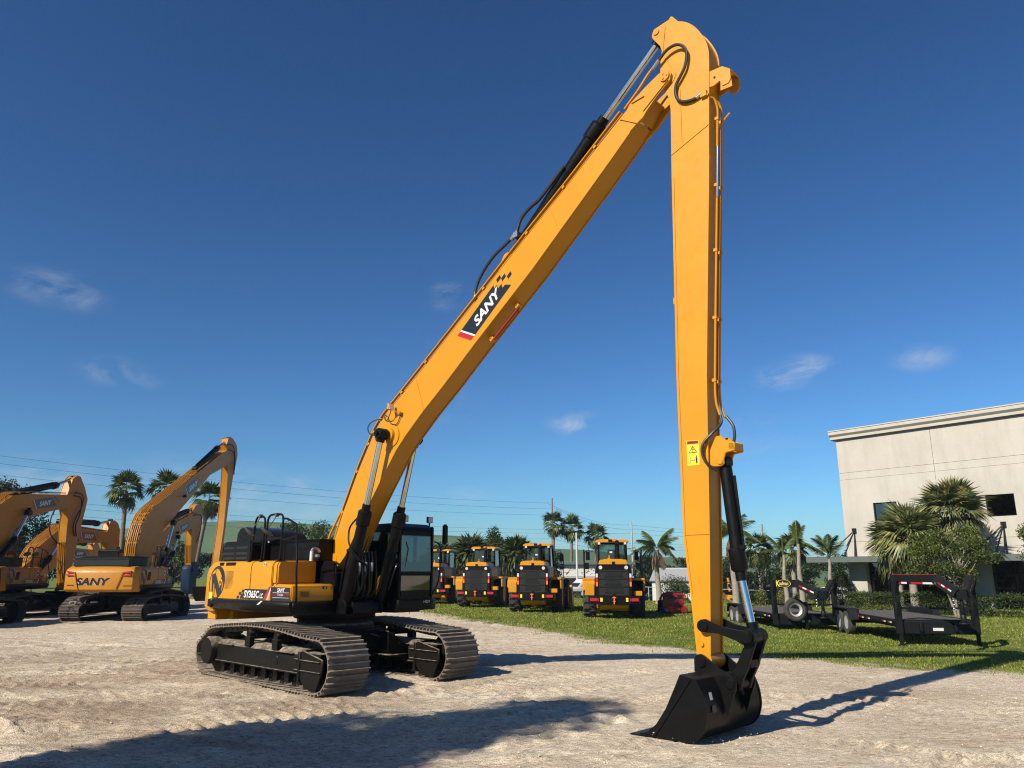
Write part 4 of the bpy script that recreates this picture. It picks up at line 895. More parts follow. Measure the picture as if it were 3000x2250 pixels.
        mb = MB(); mb.box((-3.2,s*(hw+.075),zd-.05),(.07,.012,.05)); mb.build('marker_light', 'red', frame)
    mb = MB(); mb.b2((.031,-.14,zd-.28),(.036,.14,zd-.20)); mb.build('number_plate', 'white', frame)
    mb = MB(); mb.b2((-.05,-hw+.1,zd+.30),(.05,hw-.1,zd+.36)); mb.build('cross_bar', 'trail', root)
    if spare:
        mb = MB(); mb.lathe([(.23,-.09),(.32,-.115),(.38,-.09),(.395,-.05),(.395,.05),(.38,.09),(.32,.115),(.23,.09),(.23,-.09)], (.20,-.42,.82), 'x', 30, 0, False)
        w = mb.build('spare_wheel', 'rubber', root)
        mb = MB(); n=22; 
        mb.lathe([(.17,-.04),(.21,-.08),(.235,-.09),(.235,.09),(.21,.08),(.17,.04),(.17,-.04)], (.20,-.42,.82), 'x', 26, 0, False); mb.build('rim', 'galv', w)
    return root
# ------------------------------------------------------------------ vegetation
M['leaf_dark'] = leafmat('dark leaves', [(.0,(.012,.022,.008)),(.5,(.028,.048,.014)),(1,(.06,.085,.022))])
M['leaf'] = leafmat('green leaves', [(.0,(.022,.040,.010)),(.5,(.05,.085,.018)),(1,(.11,.14,.03))])
M['leaf_myrtle'] = leafmat('myrtle leaves', [(.0,(.03,.05,.010)),(.5,(.07,.105,.018)),(1,(.16,.19,.035))])
M['leaf_hedge'] = leafmat('hedge leaves', [(.0,(.020,.036,.010)),(.5,(.045,.075,.018)),(1,(.10,.13,.03))])
M['leaf_var'] = leafmat('variegated leaves', [(.0,(.05,.07,.015)),(.5,(.14,.16,.04)),(1,(.34,.33,.12))])
M['frond'] = leafmat('palm fronds', [(.0,(.025,.045,.012)),(.55,(.065,.10,.022)),(1,(.17,.19,.05))], .25, .4)
M['frond_fan'] = leafmat('fan palm fronds', [(.0,(.06,.085,.03)),(.5,(.14,.17,.06)),(.85,(.28,.29,.11)),(1,(.42,.34,.12))], .25, .4)
M['dead'] = leafmat('dead fronds', [(.0,(.10,.07,.045)),(.5,(.20,.14,.09)),(1,(.34,.25,.16))], .2, .8)
M['grass'] = leafmat('grass blades', [(.0,(.09,.15,.016)),(.45,(.19,.25,.03)),(.8,(.30,.32,.055)),(1,(.52,.44,.18))], .35, .6, .2)

def arr_mesh(name, Q, m, parent=None):
    """one mesh from an (n, k, 3) array of separate k-cornered faces"""
    Q = np.asarray(Q, dtype=np.float32); n, k, _ = Q.shape
    me = bpy.data.meshes.new(name); me.vertices.add(n*k); me.vertices.foreach_set('co', Q.reshape(-1))
    me.loops.add(n*k); me.loops.foreach_set('vertex_index', np.arange(n*k, dtype=np.int32))
    me.polygons.add(n); me.polygons.foreach_set('loop_start', np.arange(0, n*k, k, dtype=np.int32)); me.polygons.foreach_set('loop_total', np.full(n, k, dtype=np.int32))
    me.update(calc_edges=True); me.materials.append(M[m] if isinstance(m, str) else m)
    o = bpy.data.objects.new(name, me); C.objects.link(o)
    if parent is not None: o.parent = parent
    return o
def unit(v): return v / np.maximum(1e-9, np.linalg.norm(v, axis=-1, keepdims=True))
def leaf_quads(P, L, W, up=.3):
    n = len(P); d = unit(rng.normal(size=(n,3)) + [0,0,-.15]); nr = unit(rng.normal(size=(n,3)) + [0,0,up]); s = unit(np.cross(d, nr))
    l = (L*rng.uniform(.6,1.3,n))[:,None]; w = (W*rng.uniform(.6,1.3,n))[:,None]
    return np.stack([P, P+d*l*.5+s*w*.5, P+d*l, P+d*l*.5-s*w*.5], 1)
def clump_points(cent, rad, n):
    i = rng.integers(0, len(cent), n) if np.ndim(rad) == 1 else rng.integers(0, len(cent), n)
    rad = np.asarray(rad); p = rad.reshape(len(cent),-1); w = p.mean(1)**2; i = rng.choice(len(cent), n, p=w/w.sum())
    u = unit(rng.normal(size=(n,3))); r = rng.uniform(0,1,n)**.42
    sc = p[i] if p.shape[1] == 3 else np.repeat(p[i],3,1)
    return cent[i] + u*r[:,None]*sc
def broadleaf(name, label, loc, h, w, d, n, L, m='leaf', nc=26, group=None, base=.3, cat='tree', trunk='bark', stems=1, tr=.16):
    t = thing(name, label, cat, loc, 0, group)
    cz = h*(1+base)/2; cent = unit(rng.normal(size=(nc,3)))*rng.uniform(.35,1,nc)[:,None]**.6*[w*.40,d*.40,h*(1-base)*.42] + [0,0,cz]
    rad = rng.uniform(.11,.24,nc)[:,None]*np.array([[w,d,h*(1-base)*.8]])*.8
    P = clump_points(cent, rad, n); P = P[P[:,2] > .1]
    arr_mesh('crown', leaf_quads(P, L, L*.55), m, t)
    mb = MB()
    for s in range(stems):
        a = 2*math.pi*s/max(1,stems) + .4; b0 = Vector((.12*math.cos(a)*(stems>1), .12*math.sin(a)*(stems>1), 0)); j = Vector((.35*math.cos(a)*(stems>1)*w/4, .35*math.sin(a)*(stems>1)*w/4, h*base*1.0))
        mb.tube([b0, (b0+j)/2 + Vector((rnd.uniform(-.06,.06),rnd.uniform(-.06,.06),0)), j, j + Vector((0,0,h*.18))], [tr, tr*.8, tr*.66, tr*.5], 8)
        for k in range(s, nc, stems):
            c = Vector(cent[k]); mb.tube([j + Vector((0,0,h*.03*(k%5))), j.lerp(c,.5) + Vector((0,0,h*.03)), c], [tr*.5, tr*.3, tr*.1], 5)
    mb.build('trunk', trunk, t)
    return t
def rot_to(az, el):
    """columns: outward, sideways, normal"""
    ca, sa, ce, se = math.cos(az), math.sin(az), math.cos(el), math.sin(el)
    return np.array([[ca*ce, -sa, -ca*se],[sa*ce, ca, -sa*se],[se, 0, ce]])
def fan_leaf(pet, r, nseg, droop, fold=.25, spread=2.5):
    """petiole plus pleated ring of slim blades, pointing along +x"""
    Q = [[(0,-.012,0),(pet,-.008,0),(pet,.008,0),(0,.012,0)]]
    for k in range(nseg):
        a = (k/(nseg-1)-.5)*2*spread/2*1.15; L = r*(1-.30*abs(a/1.6)**2)*rng.uniform(.85,1.08); w = r*spread/nseg*.42
        c, s = math.cos(a), math.sin(a); zt = fold*abs(s)*L*.5
        p0 = np.array([pet,0,0]); mid = p0 + np.array([c*L*.55, s*L*.55, zt*.5 - droop*L*.06]); tip = p0 + np.array([c*L, s*L, zt*.6 - droop*L*(.35+.25*rng.uniform())])
        sd = np.array([-s*w, c*w, 0])
        Q.append([p0 - sd*.2, mid - sd, mid + sd, p0 + sd*.2]); Q.append([mid - sd, tip - sd*.06, tip + sd*.06, mid + sd])
    return np.array(Q)
def fan_palm(name, label, loc, trunk_h, lean, nl, r, pet, nseg=16, tr=.17, m='frond', dead=10, group=None, low=-35, trunk='barkl', deadm='dead', cat='palm tree', rz=0):
    t = thing(name, label, cat, loc, rz, group)
    top = Vector((lean[0], lean[1], trunk_h)); mb = MB(); k = 12
    path = [Vector((lean[0]*(i/k)**1.5, lean[1]*(i/k)**1.5, trunk_h*i/k)) for i in range(k+1)]
    mb.tube(path, [tr*(1.35 if i == 0 else 1.05-.25*i/k + .05*(i%2)) for i in range(k+1)], 10)
    mb.build('trunk', trunk, t)
    def spray(n, e0, e1, dr0, dr1, rr):
        out = []
        for i in range(n):
            f = (i+.5)/n; el = R(e0 + (e1-e0)*f + rng.uniform(-16,16)); az = i*2.39996 + rng.uniform(-.3,.3)
            Q = fan_leaf(pet*rng.uniform(.8,1.15), rr*rng.uniform(.85,1.1), nseg, dr0+(dr1-dr0)*f)
            tw = rng.uniform(-.5,.5); c, s = math.cos(tw), math.sin(tw); Q = Q @ np.array([[1,0,0],[0,c,-s],[0,s,c]]).T
            Q = Q @ rot_to(az, el).T; out.append(Q + np.array(top) + [0,0,.1*(1-f)-.0])
        return np.concatenate(out)
    arr_mesh('crown', spray(nl, 82, low, .3, 1.4, r), m, t)
    if dead: arr_mesh('dead_fronds', spray(dead, -50, -82, 1.2, 1.8, r*.85), deadm, t)
    return t
def feather_frond(L, nl, ll, droop, hang):
    Q = []
    pr = lambda f: np.array([L*f*(1-.12*droop*f), 0, L*(.28*f - droop*.62*f*f)])
    for i in range(8):
        a, b = pr(i/8), pr((i+1)/8); Q.append([a+[0,-.018,0], b+[0,-.014,0], b+[0,.014,0], a+[0,.018,0]])
    for i in range(nl):
        f = .14 + .86*i/nl; p = pr(f); l = ll*(math.sin(math.pi*min(1,f*.93+.1))**.6)*rng.uniform(.8,1.1)
        for s in (-1,1):
            d = np.array([.55, s*(1-hang*.6), -.15-hang*rng.uniform(.6,1.2)]); d = d/np.linalg.norm(d); w = np.array([.016,0,.008])
            mid = p + d*l*.5; tip = p + d*l + [0,0,-l*.18*(1+hang)]
            Q.append([p-w*.6, mid-w, mid+w, p+w*.6]); Q.append([mid-w, tip, tip, mid+w])
    return np.array(Q)
def feather_palm(name, label, loc, trunk_h, nf, L, tr=.16, dead=5, hang=.7, group=None, bulge=False, wind=None, cat='palm tree', els=None, m='frond'):
    t = thing(name, label, cat, loc, 0, group); top = np.array([0,0,trunk_h])
    mb = MB(); k = 12
    mb.tube([(.04*math.sin(i*.7),0,trunk_h*i/k) for i in range(k+1)], [tr*((1.5 if i == 0 else 1.1-.35*i/k) if not bulge else (1.2-.62*i/k)) for i in range(k+1)], 10)
    if bulge: mb.tube([(0,0,trunk_h),(0,0,trunk_h+.5),(0,0,trunk_h+.9)], [tr*.6,tr*.45,tr*.2], 8, 1)
    mb.build('trunk', ['barkl', M['frond']], t)
    out = []
    for i in range(nf):
        f = (i+.5)/nf; el = R(68 - 70*f + rng.uniform(-8,8)) if els is None else R(els[i%len(els)][1]); az = i*2.4 + rng.uniform(-.3,.3) if els is None else R(els[i%len(els)][0])
        Q = feather_frond(L*rng.uniform(.85,1.1), 40, L*.32, (.75 if els is None else .35)+.9*f, hang) @ rot_to(az, el).T
        out.append(Q + top + [0,0,.1])
    arr_mesh('crown', np.concatenate(out), m, t)
    if dead:
        out = [feather_frond(L*.8, 26, L*.28, .9, 1.0) @ rot_to(i*2.1+rng.uniform(-.4,.4), R(-52+rng.uniform(-14,8))).T + top for i in range(dead)]
        arr_mesh('dead_fronds', np.concatenate(out), 'dead', t)
    return t
def hedge(name, label, p0, p1, w, h, n, L=.09, m='leaf_hedge', cat='hedge', group=None, lump=0):
    p0 = np.array([*p0,0.]); p1 = np.array([*p1,0.]); d = p1-p0; s = unit(np.array([-d[1],d[0],0.])); f = rng.uniform(0,1,n)
    hh = h*(1+lump*np.sin(f*np.linalg.norm(d)*3.1)+rng.uniform(-.05,.05,n))
    a = rng.uniform(-1,1,n); b = rng.uniform(0,1,n); face = rng.integers(0,3,n)
    a = np.where(face == 0, np.sign(a)*rng.uniform(.82,1.05,n), a); b = np.where(face == 1, rng.uniform(.86,1.04,n), b)
    P = p0 + f[:,None]*d + s*(a*w/2)[:,None] + np.stack([0*b,0*b,b*hh],1)
    o = arr_mesh(name, leaf_quads(P, L, L*.6), m); tag(o, label, cat, group); return o
def shrub(name, label, loc, w, h, n, L=.1, m='leaf_hedge', cat='shrub', group=None, cone=False):
    t = thing(name, label, cat, loc, 0, group)
    if cone:
        z = rng.uniform(0,1,n)**1.15*h; a = rng.uniform(0,2*math.pi,n); k = 7
        r = w/2*(1-(z/h)**1.6)**.75*rng.uniform(.55,1.05,n)*(1+.18*np.sin(a*k+z*3)); P = np.stack([r*np.cos(a), r*np.sin(a), z],1)
    else:
        nc = 9; cent = unit(rng.normal(size=(nc,3)))*[w*.28,w*.28,h*.25]+[0,0,h*.5]; P = clump_points(cent, np.full((nc,3),1)*[w*.3,w*.3,h*.34], n); P = P[P[:,2] > 0]
    arr_mesh('foliage', leaf_quads(P, L, L*.55), m, t)
    mb = MB(); mb.tube([(0,0,0),(.02,0,h*.4),(0,.02,h*.7)], [.06,.04,.015], 6); mb.build('stem', 'bark', t); return t
# ------------------------------------------------------------------ the ground
def seg_dist(P, poly, closed=True):
    d = np.full(len(P), 1e9); n = len(poly)
    for i in range(n if closed else n-1):
        a = np.array(poly[i]); b = np.array(poly[(i+1)%n]); ab = b-a; t = np.clip(((P-a)@ab)/(ab@ab), 0, 1)
        d = np.minimum(d, np.linalg.norm(P-a-t[:,None]*ab, axis=1))
    return d
def inside(P, poly):
    r = np.zeros(len(P), bool); n = len(poly); x, y = P[:,0], P[:,1]
    for i in range(n):
        (x0,y0),(x1,y1) = poly[i], poly[(i+1)%n]
        if y0 == y1: continue
        r ^= ((y0 > y) != (y1 > y)) & (x < (x1-x0)*(y-y0)/(y1-y0)+x0)
    return r
_perm = rng.permutation(4096)
def vnoise(x, y):
    xi = np.floor(x).astype(int); yi = np.floor(y).astype(int); fx = x-xi; fy = y-yi; fx = fx*fx*(3-2*fx); fy = fy*fy*(3-2*fy)
    h = lambda a, b: _perm[(_perm[a & 4095] + b) & 4095]/4095.
    return (h(xi,yi)*(1-fx)+h(xi+1,yi)*fx)*(1-fy)+(h(xi,yi+1)*(1-fx)+h(xi+1,yi+1)*fx)*fy
def fbm(x, y, o=4, g=.5):
    s = 0; a = 1; t = 0
    for k in range(o): s = s + a*vnoise(x*2**k+17*k, y*2**k+5*k); t += a; a *= g
    return s/t
EDGE = [(-8.5,52),(-6.2,45),(-4.3,39.8),(-2.9,36),(-1.2,32.6),(.7,28.2),(2.7,24.1),(4.4,20.9),(6.5,19.1),(8.6,17.2),(10.2,16.3),(13,15.5),(20,14.6),(60,12)]
GRASS = EDGE + [(400,10),(400,460),(-400,460),(-400,64),(-44,60),(-14,60)]
def sdist(P):
    d = seg_dist(P, GRASS); return np.where(inside(P, GRASS), d, -d)
RUTS = [  # centre line, width, cleat pitch, depth
    ([(3.3,10.55),(4.0,10.0),(4.35,9.6),(4.85,9.25),(5.6,9.05),(7,9.0)], .62, .27, .05),
    ([(3.9,9.1),(4.6,8.85),(5.6,8.75),(7,8.7)], .4, .30, .04),
    ([(4.6,16.4),(6.1,14.9),(7.0,14.0)], .5, .29, .012),
    ([(-2.2,13.4),(-2.9,13.2),(-3.9,12.7),(-4.6,12.0),(-5.2,11.2)], .5, .30, .04),
    ([(-1.9,12.7),(-2.7,12.4),(-3.7,11.8),(-4.5,11.2),(-5.0,10.7)], .95, .26, .045),
    ([(-9.4,16.0),(-8.5,16.2),(-7.4,16.7),(-6.2,16.4)], .7, .30, .05),
    ([(-11.5,15.9),(-9.7,15.5),(-8.7,15.2)], .6, .30, .06),
    ([(-17,23.2),(-14.5,23.6),(-12,22.0),(-9.8,21.6)], .8, .28, .06),
    ([(-13,19.0),(-11.6,19.5),(-10.6,20.6),(-9.6,22.6)], .7, .28, .05),
    ([(-7.4,13.3),(-6.4,14.0),(-5.4,13.9),(-4.3,13.3)], .6, .28, .04),
    ([(-.7,11.85),(.2,11.85),(.9,11.75),(1.35,11.35),(1.7,10.8)], .33, .30, .05),
    ([(-2.3,13.9),(-.9,14.3),(.9,16.0),(3.2,17.1)], .7, .30, .03),
    ([(-.2,13.9),(1.1,14.25),(2.6,15.2)], .4, .28, .03),
    ([(-.1,10.8),(.6,10.25),(1.2,10.2),(1.9,9.6)], .5, .28, .04),
    ([(-24,26.5),(-17,25.0),(-11,24.6),(-7,24.8)], .5, .30, .045), ([(-24,28.4),(-17,26.9),(-11,26.4),(-7,26.4)], .5, .30, .04),
    ([(-16,20.2),(-11,18.4),(-7.5,18.6),(-5.5,20)], .5, .30, .045), ([(-14,16.9),(-10,16.9),(-7.6,17.9)], .5, .30, .04),
    ([(-12.5,14.6),(-9.8,14.4),(-7.6,15.2)], .45, .28, .045), ([(-10,12.6),(-7.8,12.3),(-6.2,12.9)], .45, .28, .045), ([(-9,11.1),(-7.4,10.6),(-5.6,11.2)], .45, .28, .04),
    ([(1.5,13.0),(4,13.6),(7,13.0),(11,11.9)], .5, .28, .022), ([(2.6,12.4),(5,12.5),(8,11.7)], .4, .28, .02),
    ([(-8.2,11.9),(-6.6,11.4),(-5.6,10.3)], .5, .29, .045),
    ([(-10.5,13.6),(-8.8,13.6),(-7.4,12.6)], .5, .29, .045)]
def height(P):
    x, y = P[:,0], P[:,1]; r = np.hypot(x, y)
    z = (fbm(x*.35, y*.35, 3)-.5)*.10 + (fbm(x*1.1+.5*y+9, y*3.2-.4*x, 4, .62)-.5)*.15*(.25+1.1*fbm(x*.3+2,y*.3+8,2)) + np.clip((fbm(x*2.6+.8*y, y*5.5-.6*x, 3, .6)-.52)*7, -1, 1)*.022*(fbm(x*.5+31,y*.6,2)*1.6-.2) + (fbm(x*6+2*y, y*11-x, 3, .72)-.5)*.06*(.3+fbm(x*.7,y*.7+50,2))
    rid = 1-np.abs(2*fbm(x*.9+.35*y+30, y*2.6-.5*x, 3, .6)-1); sm = np.clip((fbm(x*.25+3, y*.3, 2)-.36)*6, 0, 1); z += (rid**4)*.06*sm; rough = .30+.70*np.clip((2.4-x)/3.2, 0, 1); z *= rough
    for pl, w, pitch, dep in RUTS:
        pl = np.array(pl, float); seg = np.linalg.norm(np.diff(pl, axis=0), axis=1); cum = np.r_[0, np.cumsum(seg)]; best = np.full(len(P), 1e9); sa = np.zeros(len(P)); lat = np.zeros(len(P))
        near = (x > pl[:,0].min()-1.5) & (x < pl[:,0].max()+1.5) & (y > pl[:,1].min()-1.5) & (y < pl[:,1].max()+1.5); I = np.where(near)[0]
        if not len(I): continue
        for i in range(len(seg)):
            a, b = pl[i], pl[i+1]; ab = (b-a)/seg[i]; v = P[I]-a; t = np.clip(v@ab, 0, seg[i]); q = v-t[:,None]*ab; d = np.linalg.norm(q, axis=1); u = d < best[I]
            J = I[u]; best[J] = d[u]; sa[J] = cum[i]+t[u]; lat[J] = (v@np.array([-ab[1],ab[0]]))[u]
        f = np.clip((w/2+.05-best)/.08, 0, 1); ends = np.clip(sa/.5, 0, 1)*np.clip((cum[-1]-sa)/.5, 0, 1); br = np.clip(fbm(x*1.0+7, y*1.0, 2)*3-.7, .15, 1)
        cle = np.abs(np.mod(sa + .06*lat, pitch)/pitch-.5)*2
        z = z*(1-f*ends*br*.75) + f*ends*br*dep*1.8*(np.clip(cle*3.2-1.7, 0, 1)*1.1-.62) + np.clip(1-np.abs(best-w/2-.08)/.11, 0, 1)*ends*dep*1.0*br
    bd = np.minimum(seg_dist(P, [(2.1,9.8),(3.3,11.2)], False), 9); z += .05*np.exp(-((bd-.45)/.22)**2)
    fade = np.clip(1.25-r/42, .12, 1); s = sdist(P)
    z = z*fade*np.clip(1-s/2, .35, 1)
    return z
def build_ground():
    ys = [-400,-120,-40,-12,-4,0,1.2,2.2]; s = .045
    while ys[-1] < 1600: ys.append(ys[-1]+s); s = .022+.0030*(ys[-1]-2) if ys[-1] < 50 else s*1.10
    xs = [0.]; s = .036
    while xs[-1] < 1500: xs.append(xs[-1]+s); s = .036+.0026*xs[-1] if xs[-1] < 16 else s*(1.03 if xs[-1] < 40 else 1.16)
    xs = np.array([-q for q in xs[:0:-1]] + xs); ys = np.array(ys); X, Y = np.meshgrid(xs, ys); P = np.stack([X.ravel(), Y.ravel()], 1)
    z = height(P)
    # keep the machine, its bucket and its tracks resting on the surface
    c, s_ = math.cos(YAW0), math.sin(YAW0); v = P-[MX,MY]; u = v@[c,s_]; w = v@[-s_,c]
    on = (np.abs(u) < 2.5)&(np.abs(np.abs(w)-1.295) < .48); z = np.where(on, np.minimum(z, -.015), z)
    cu, su = math.cos(YAW0+.02), math.sin(YAW0+.02); u2 = v@[cu,su]; w2 = v@[-su,cu]; kb = np.clip(1.25-np.maximum(np.maximum(7.55-u2, u2-8.8), np.abs(w2)-.78)/.3, 0, 1); z = np.where(kb > 0, z*(1-kb) + kb*-.008, z)
    nx, ny = len(xs), len(ys); me = bpy.data.meshes.new('ground'); n = nx*ny
    me.vertices.add(n); me.vertices.foreach_set('co', np.c_[P, z].astype(np.float32).ravel())
    i = np.arange(n).reshape(ny, nx); F = np.stack([i[:-1,:-1], i[:-1,1:], i[1:,1:], i[1:,:-1]], -1).reshape(-1,4)
    me.loops.add(F.size); me.loops.foreach_set('vertex_index', F.ravel().astype(np.int32)); me.polygons.add(len(F)); me.polygons.foreach_set('loop_start', np.arange(0,F.size,4,dtype=np.int32)); me.polygons.foreach_set('loop_total', np.full(len(F),4,dtype=np.int32))
    at = me.attributes.new('grass', 'FLOAT', 'POINT'); sd = sdist(P); wob = (fbm(P[:,0]*1.2, P[:,1]*1.2, 4, .65)-.5)*2.4; at.data.foreach_set('value', np.clip((sd+wob)/.8, 0, 1).astype(np.float32))
    at2 = me.attributes.new('churned', 'FLOAT', 'POINT'); ch = np.clip((1.2-P[:,0]+.25*(P[:,1]-12))/5, 0, 1)*np.clip(fbm(P[:,0]*.45+5, P[:,1]*1.1, 4, .6)*2.6-.85, 0, 1)*np.clip((26-P[:,1])/10, .25, 1); at2.data.foreach_set('value', ch.astype(np.float32))
    me.update(calc_edges=True); me.polygons.foreach_set('use_smooth', np.ones(len(F), bool))
    m, nt, b = mat('ground')
    co = coords(nt); A = N(nt, 'ShaderNodeAttribute', attribute_name='grass')
    n1 = noise(nt, .22, 5, .6, co); n2 = noise(nt, 2.3, 6, .65, co); mp = N(nt, 'ShaderNodeMapping'); mp.inputs['Scale'].default_value = (.45,1.3,1); mp.inputs['Rotation'].default_value = (0,0,.35); nt.links.new(co, mp.inputs['Vector']); n3 = noise(nt, 22, 6, .75, mp.outputs[0]); n4 = noise(nt, 70, 4, .7, co); n5 = noise(nt, 4.5, 6, .7, mp.outputs[0])
    dirt = ramp(nt, n2, [(.28,(0.550,0.446,0.327)),(.5,(0.660,0.559,0.427)),(.72,(0.707,0.624,0.495))])
    brown = ramp(nt, n1, [(.50,0.),(.66,.55)]); dirt = mix(nt, brown, dirt, (0.440,0.316,0.210))
    pale = ramp(nt, noise(nt, .5, 4, .6, co), [(.52,0.),(.72,.5)]); dirt = mix(nt, pale, dirt, (0.723,0.656,0.545))
    A2 = N(nt, 'ShaderNodeAttribute', attribute_name='churned'); dirt = mix(nt, ramp(nt, A2.outputs['Fac'], [(.0,0.),(1.,1.)]), dirt, (0.362,0.279,0.201))
    dirt = mix(nt, 1., dirt, ramp(nt, n5, [(.34,.80),(.5,1.),(.68,1.07)]), 'MULTIPLY'); st = ramp(nt, n3, [(.38,.55),(.5,1.),(.66,1.2)]); dirt = mix(nt, 1., dirt, st, 'MULTIPLY'); dirt = mix(nt, .6, dirt, mix(nt, 1., dirt, ramp(nt, n4, [(.36,.5),(.64,1.42)]), 'MULTIPLY'))
    soil = ramp(nt, noise(nt, 1.1, 5, .6, co), [(.3,(0.079,0.117,0.021)),(.55,(0.117,0.154,0.029)),(.75,(0.236,0.227,0.084))])
    c = mix(nt, A.outputs['Fac'], dirt, soil); nt.links.new(c, b.inputs['Base Color']); b.inputs['Roughness'].default_value = .95; b.inputs['Specular IOR Level'].default_value = .15
    h = N(nt, 'ShaderNodeMath', operation='ADD'); nt.links.new(n3, h.inputs[0]); nt.links.new(n4, h.inputs[1]); h2 = N(nt, 'ShaderNodeMath', operation='MULTIPLY_ADD'); nt.links.new(n5, h2.inputs[0]); h2.inputs[1].default_value = 1.3; nt.links.new(h.outputs[0], h2.inputs[2]); bump(nt, b, h2.outputs[0], .85, .04)
    me.materials.append(m); o = bpy.data.objects.new('ground', me); C.objects.link(o); tag(o, kind='structure')
    # pebbles
    n = 5200; r = 3.2+rng.uniform(0,1,n)**1.6*15; a = rng.uniform(-.66,.66,n); Pp = np.stack([r*np.sin(a)*1.05, r*np.cos(a)],1); Pp = Pp[sdist(Pp) < .5]; zz = height(Pp)
    base = np.array([(1,0,0),(-1,0,0),(0,1,0),(0,-1,0),(0,0,.8),(0,0,-.5)]); tri = [(0,2,4),(2,1,4),(1,3,4),(3,0,4)]; T = []
    for (px,py),pz in zip(Pp, zz):
        sz = .006+.016*rng.uniform()**4; V = base*rng.uniform(.6,1.3,(6,3))*sz; t = rng.uniform(0,6.28); ct, st_ = math.cos(t), math.sin(t); V = V @ np.array([[ct,-st_,0],[st_,ct,0],[0,0,1]]); V += [px,py,pz+sz*.15]
        T += [V[list(k)] for k in tri]
    M['pebble'] = leafmat('pebbles', [(0,(.40,.33,.25)),(.6,(.60,.51,.40)),(1,(.74,.64,.51))], 0, .9)
    tag(arr_mesh('gravel', np.array(T), 'pebble'), 'loose pale stones scattered over the dirt yard', 'gravel', kind='stuff')
    # grass blades
    n = 420000; d = 14+(rng.uniform(0,1,n)**1.7)*56; a = rng.uniform(-.30,.72,n); P = np.stack([d*np.tan(a), d],1); s = sdist(P)
    dens = fbm(P[:,0]*.9, P[:,1]*.9, 4, .6); wob = (fbm(P[:,0]*1.2, P[:,1]*1.2, 4, .65)-.5)*2.4
    k = (s+wob > rng.uniform(-.2,.9,n)) & (dens > rng.uniform(.12,.5,n)) & (P[:,0] > -14); k |= (s > -1.1)&(dens > .64)&(rng.uniform(0,1,n) < .14)&(P[:,1] < 45); P = P[k]; d = d[k]; n = len(P)
    hgt = (.026+.0010*d)*rng.uniform(.5,1.25,n)*(.7+.6*fbm(P[:,0]*.5+4, P[:,1]*.5, 3)); tall = rng.uniform(0,1,n) < .02; hgt = np.where(tall, hgt*1.9, hgt); wd = .004+.00055*d
    az = rng.uniform(0,2*math.pi,n); t = rng.uniform(0,2*math.pi,n); ln = rng.uniform(.1,.7,n)*hgt; z = height(P)
    B = np.c_[P, z-.01]; sd = np.c_[np.cos(az)*wd, np.sin(az)*wd, 0*wd]; tip = B + np.c_[np.cos(t)*ln, np.sin(t)*ln, hgt]
    tag(arr_mesh('grass', np.stack([B-sd, B+sd, tip], 1), 'grass'), 'short green grass with dry patches along the gravel edge', 'grass', kind='stuff')
# ------------------------------------------------------------------ scene
MX, MY, YAW0 = -3.6168, 16.3453, -.7664
SUN_AZ, SUN_EL = R(-135), R(35.5)          # direction towards the sun, azimuth measured from +x
_h0 = height
def height(P):
    x, y = P[:,0], P[:,1]; sm = lambda t: (lambda q: q*q*(3-2*q))(np.clip(t, 0, 1))
    return _h0(P) - 1.35*sm((y-54)/24)*sm((x-3)/8)
def gz(x, y): return float(height(np.array([[x, y]], float))[0])
build_ground()

main = excavator('excavator', 'large yellow long reach excavator with towering boom and vertical stick in front', dict(loc=(MX,MY,0), yaw=YAW0+.02, swing=.02, detail=2))
front_main(main)

ROW = 'excavators parked in a row at the left'
def yard(label, x, y, g, **k):
    r = excavator('excavator', label, dict(loc=(x,y,0), yaw=math.pi/2, detail=1, yel='yellow2', steel='shoe2', group=ROW, **k)); front_yard(r, g); return r
yard('yellow excavator with long boom and stick seen from behind, counterweight lit by the sun', -16.97, 35.37, dict(
    boom=[(-.15,2.2),(-.44,2.7),(-.42,3.23),(-.15,4.06),(.22,4.52),(.87,4.95),(4.83,6.86),(8.62,8.68),(9.54,8.98),(9.95,8.7),(10.0,8.42),(9.36,8.02),(7.1,7.21),(3.47,4.90),(2.14,4.01),(1.62,3.41),(1.05,2.4),(.6,2.0),(.1,2.0)],
    pipes=[(-.46,2.5),(-.44,3.23),(-.17,4.06),(.20,4.54),(.87,4.97),(4.83,6.88),(8.5,8.65)],
    decal=((4.33,5.78),(1.2,.59),1.75,.52), stick=[(9.35,9.3),(9.5,9.66),(9.95,9.80),(10.3,9.77),(10.75,9.60),(11.02,9.45),(11.25,8.95),(10.96,7.93),(10.82,7.62),(10.45,5.75),(10.12,3.03),(9.95,1.5),(9.75,1.0),(9.55,1.5),(9.75,3.0),(9.98,4.43),(10.02,5.86),(9.9,7.79),(9.6,8.5)],
    scyl=((5.6,7.35),(8.5,8.95),(10.1,9.72)), bcyl=((.95,1.42),(2.1,3.0),(2.63,4.34)),
    hoses=[[(9.0,-.25,9.2),(10.0,-.32,9.3),(10.6,-.3,8.6),(10.75,-.26,7.9)],[(9.2,-.3,9.0),(10.2,-.34,8.9),(10.5,-.3,8.2),(10.8,-.25,7.7)]], bucket=(9.75,1.0,1.0)), rear_sign=True, badge=True, model='SY265C')
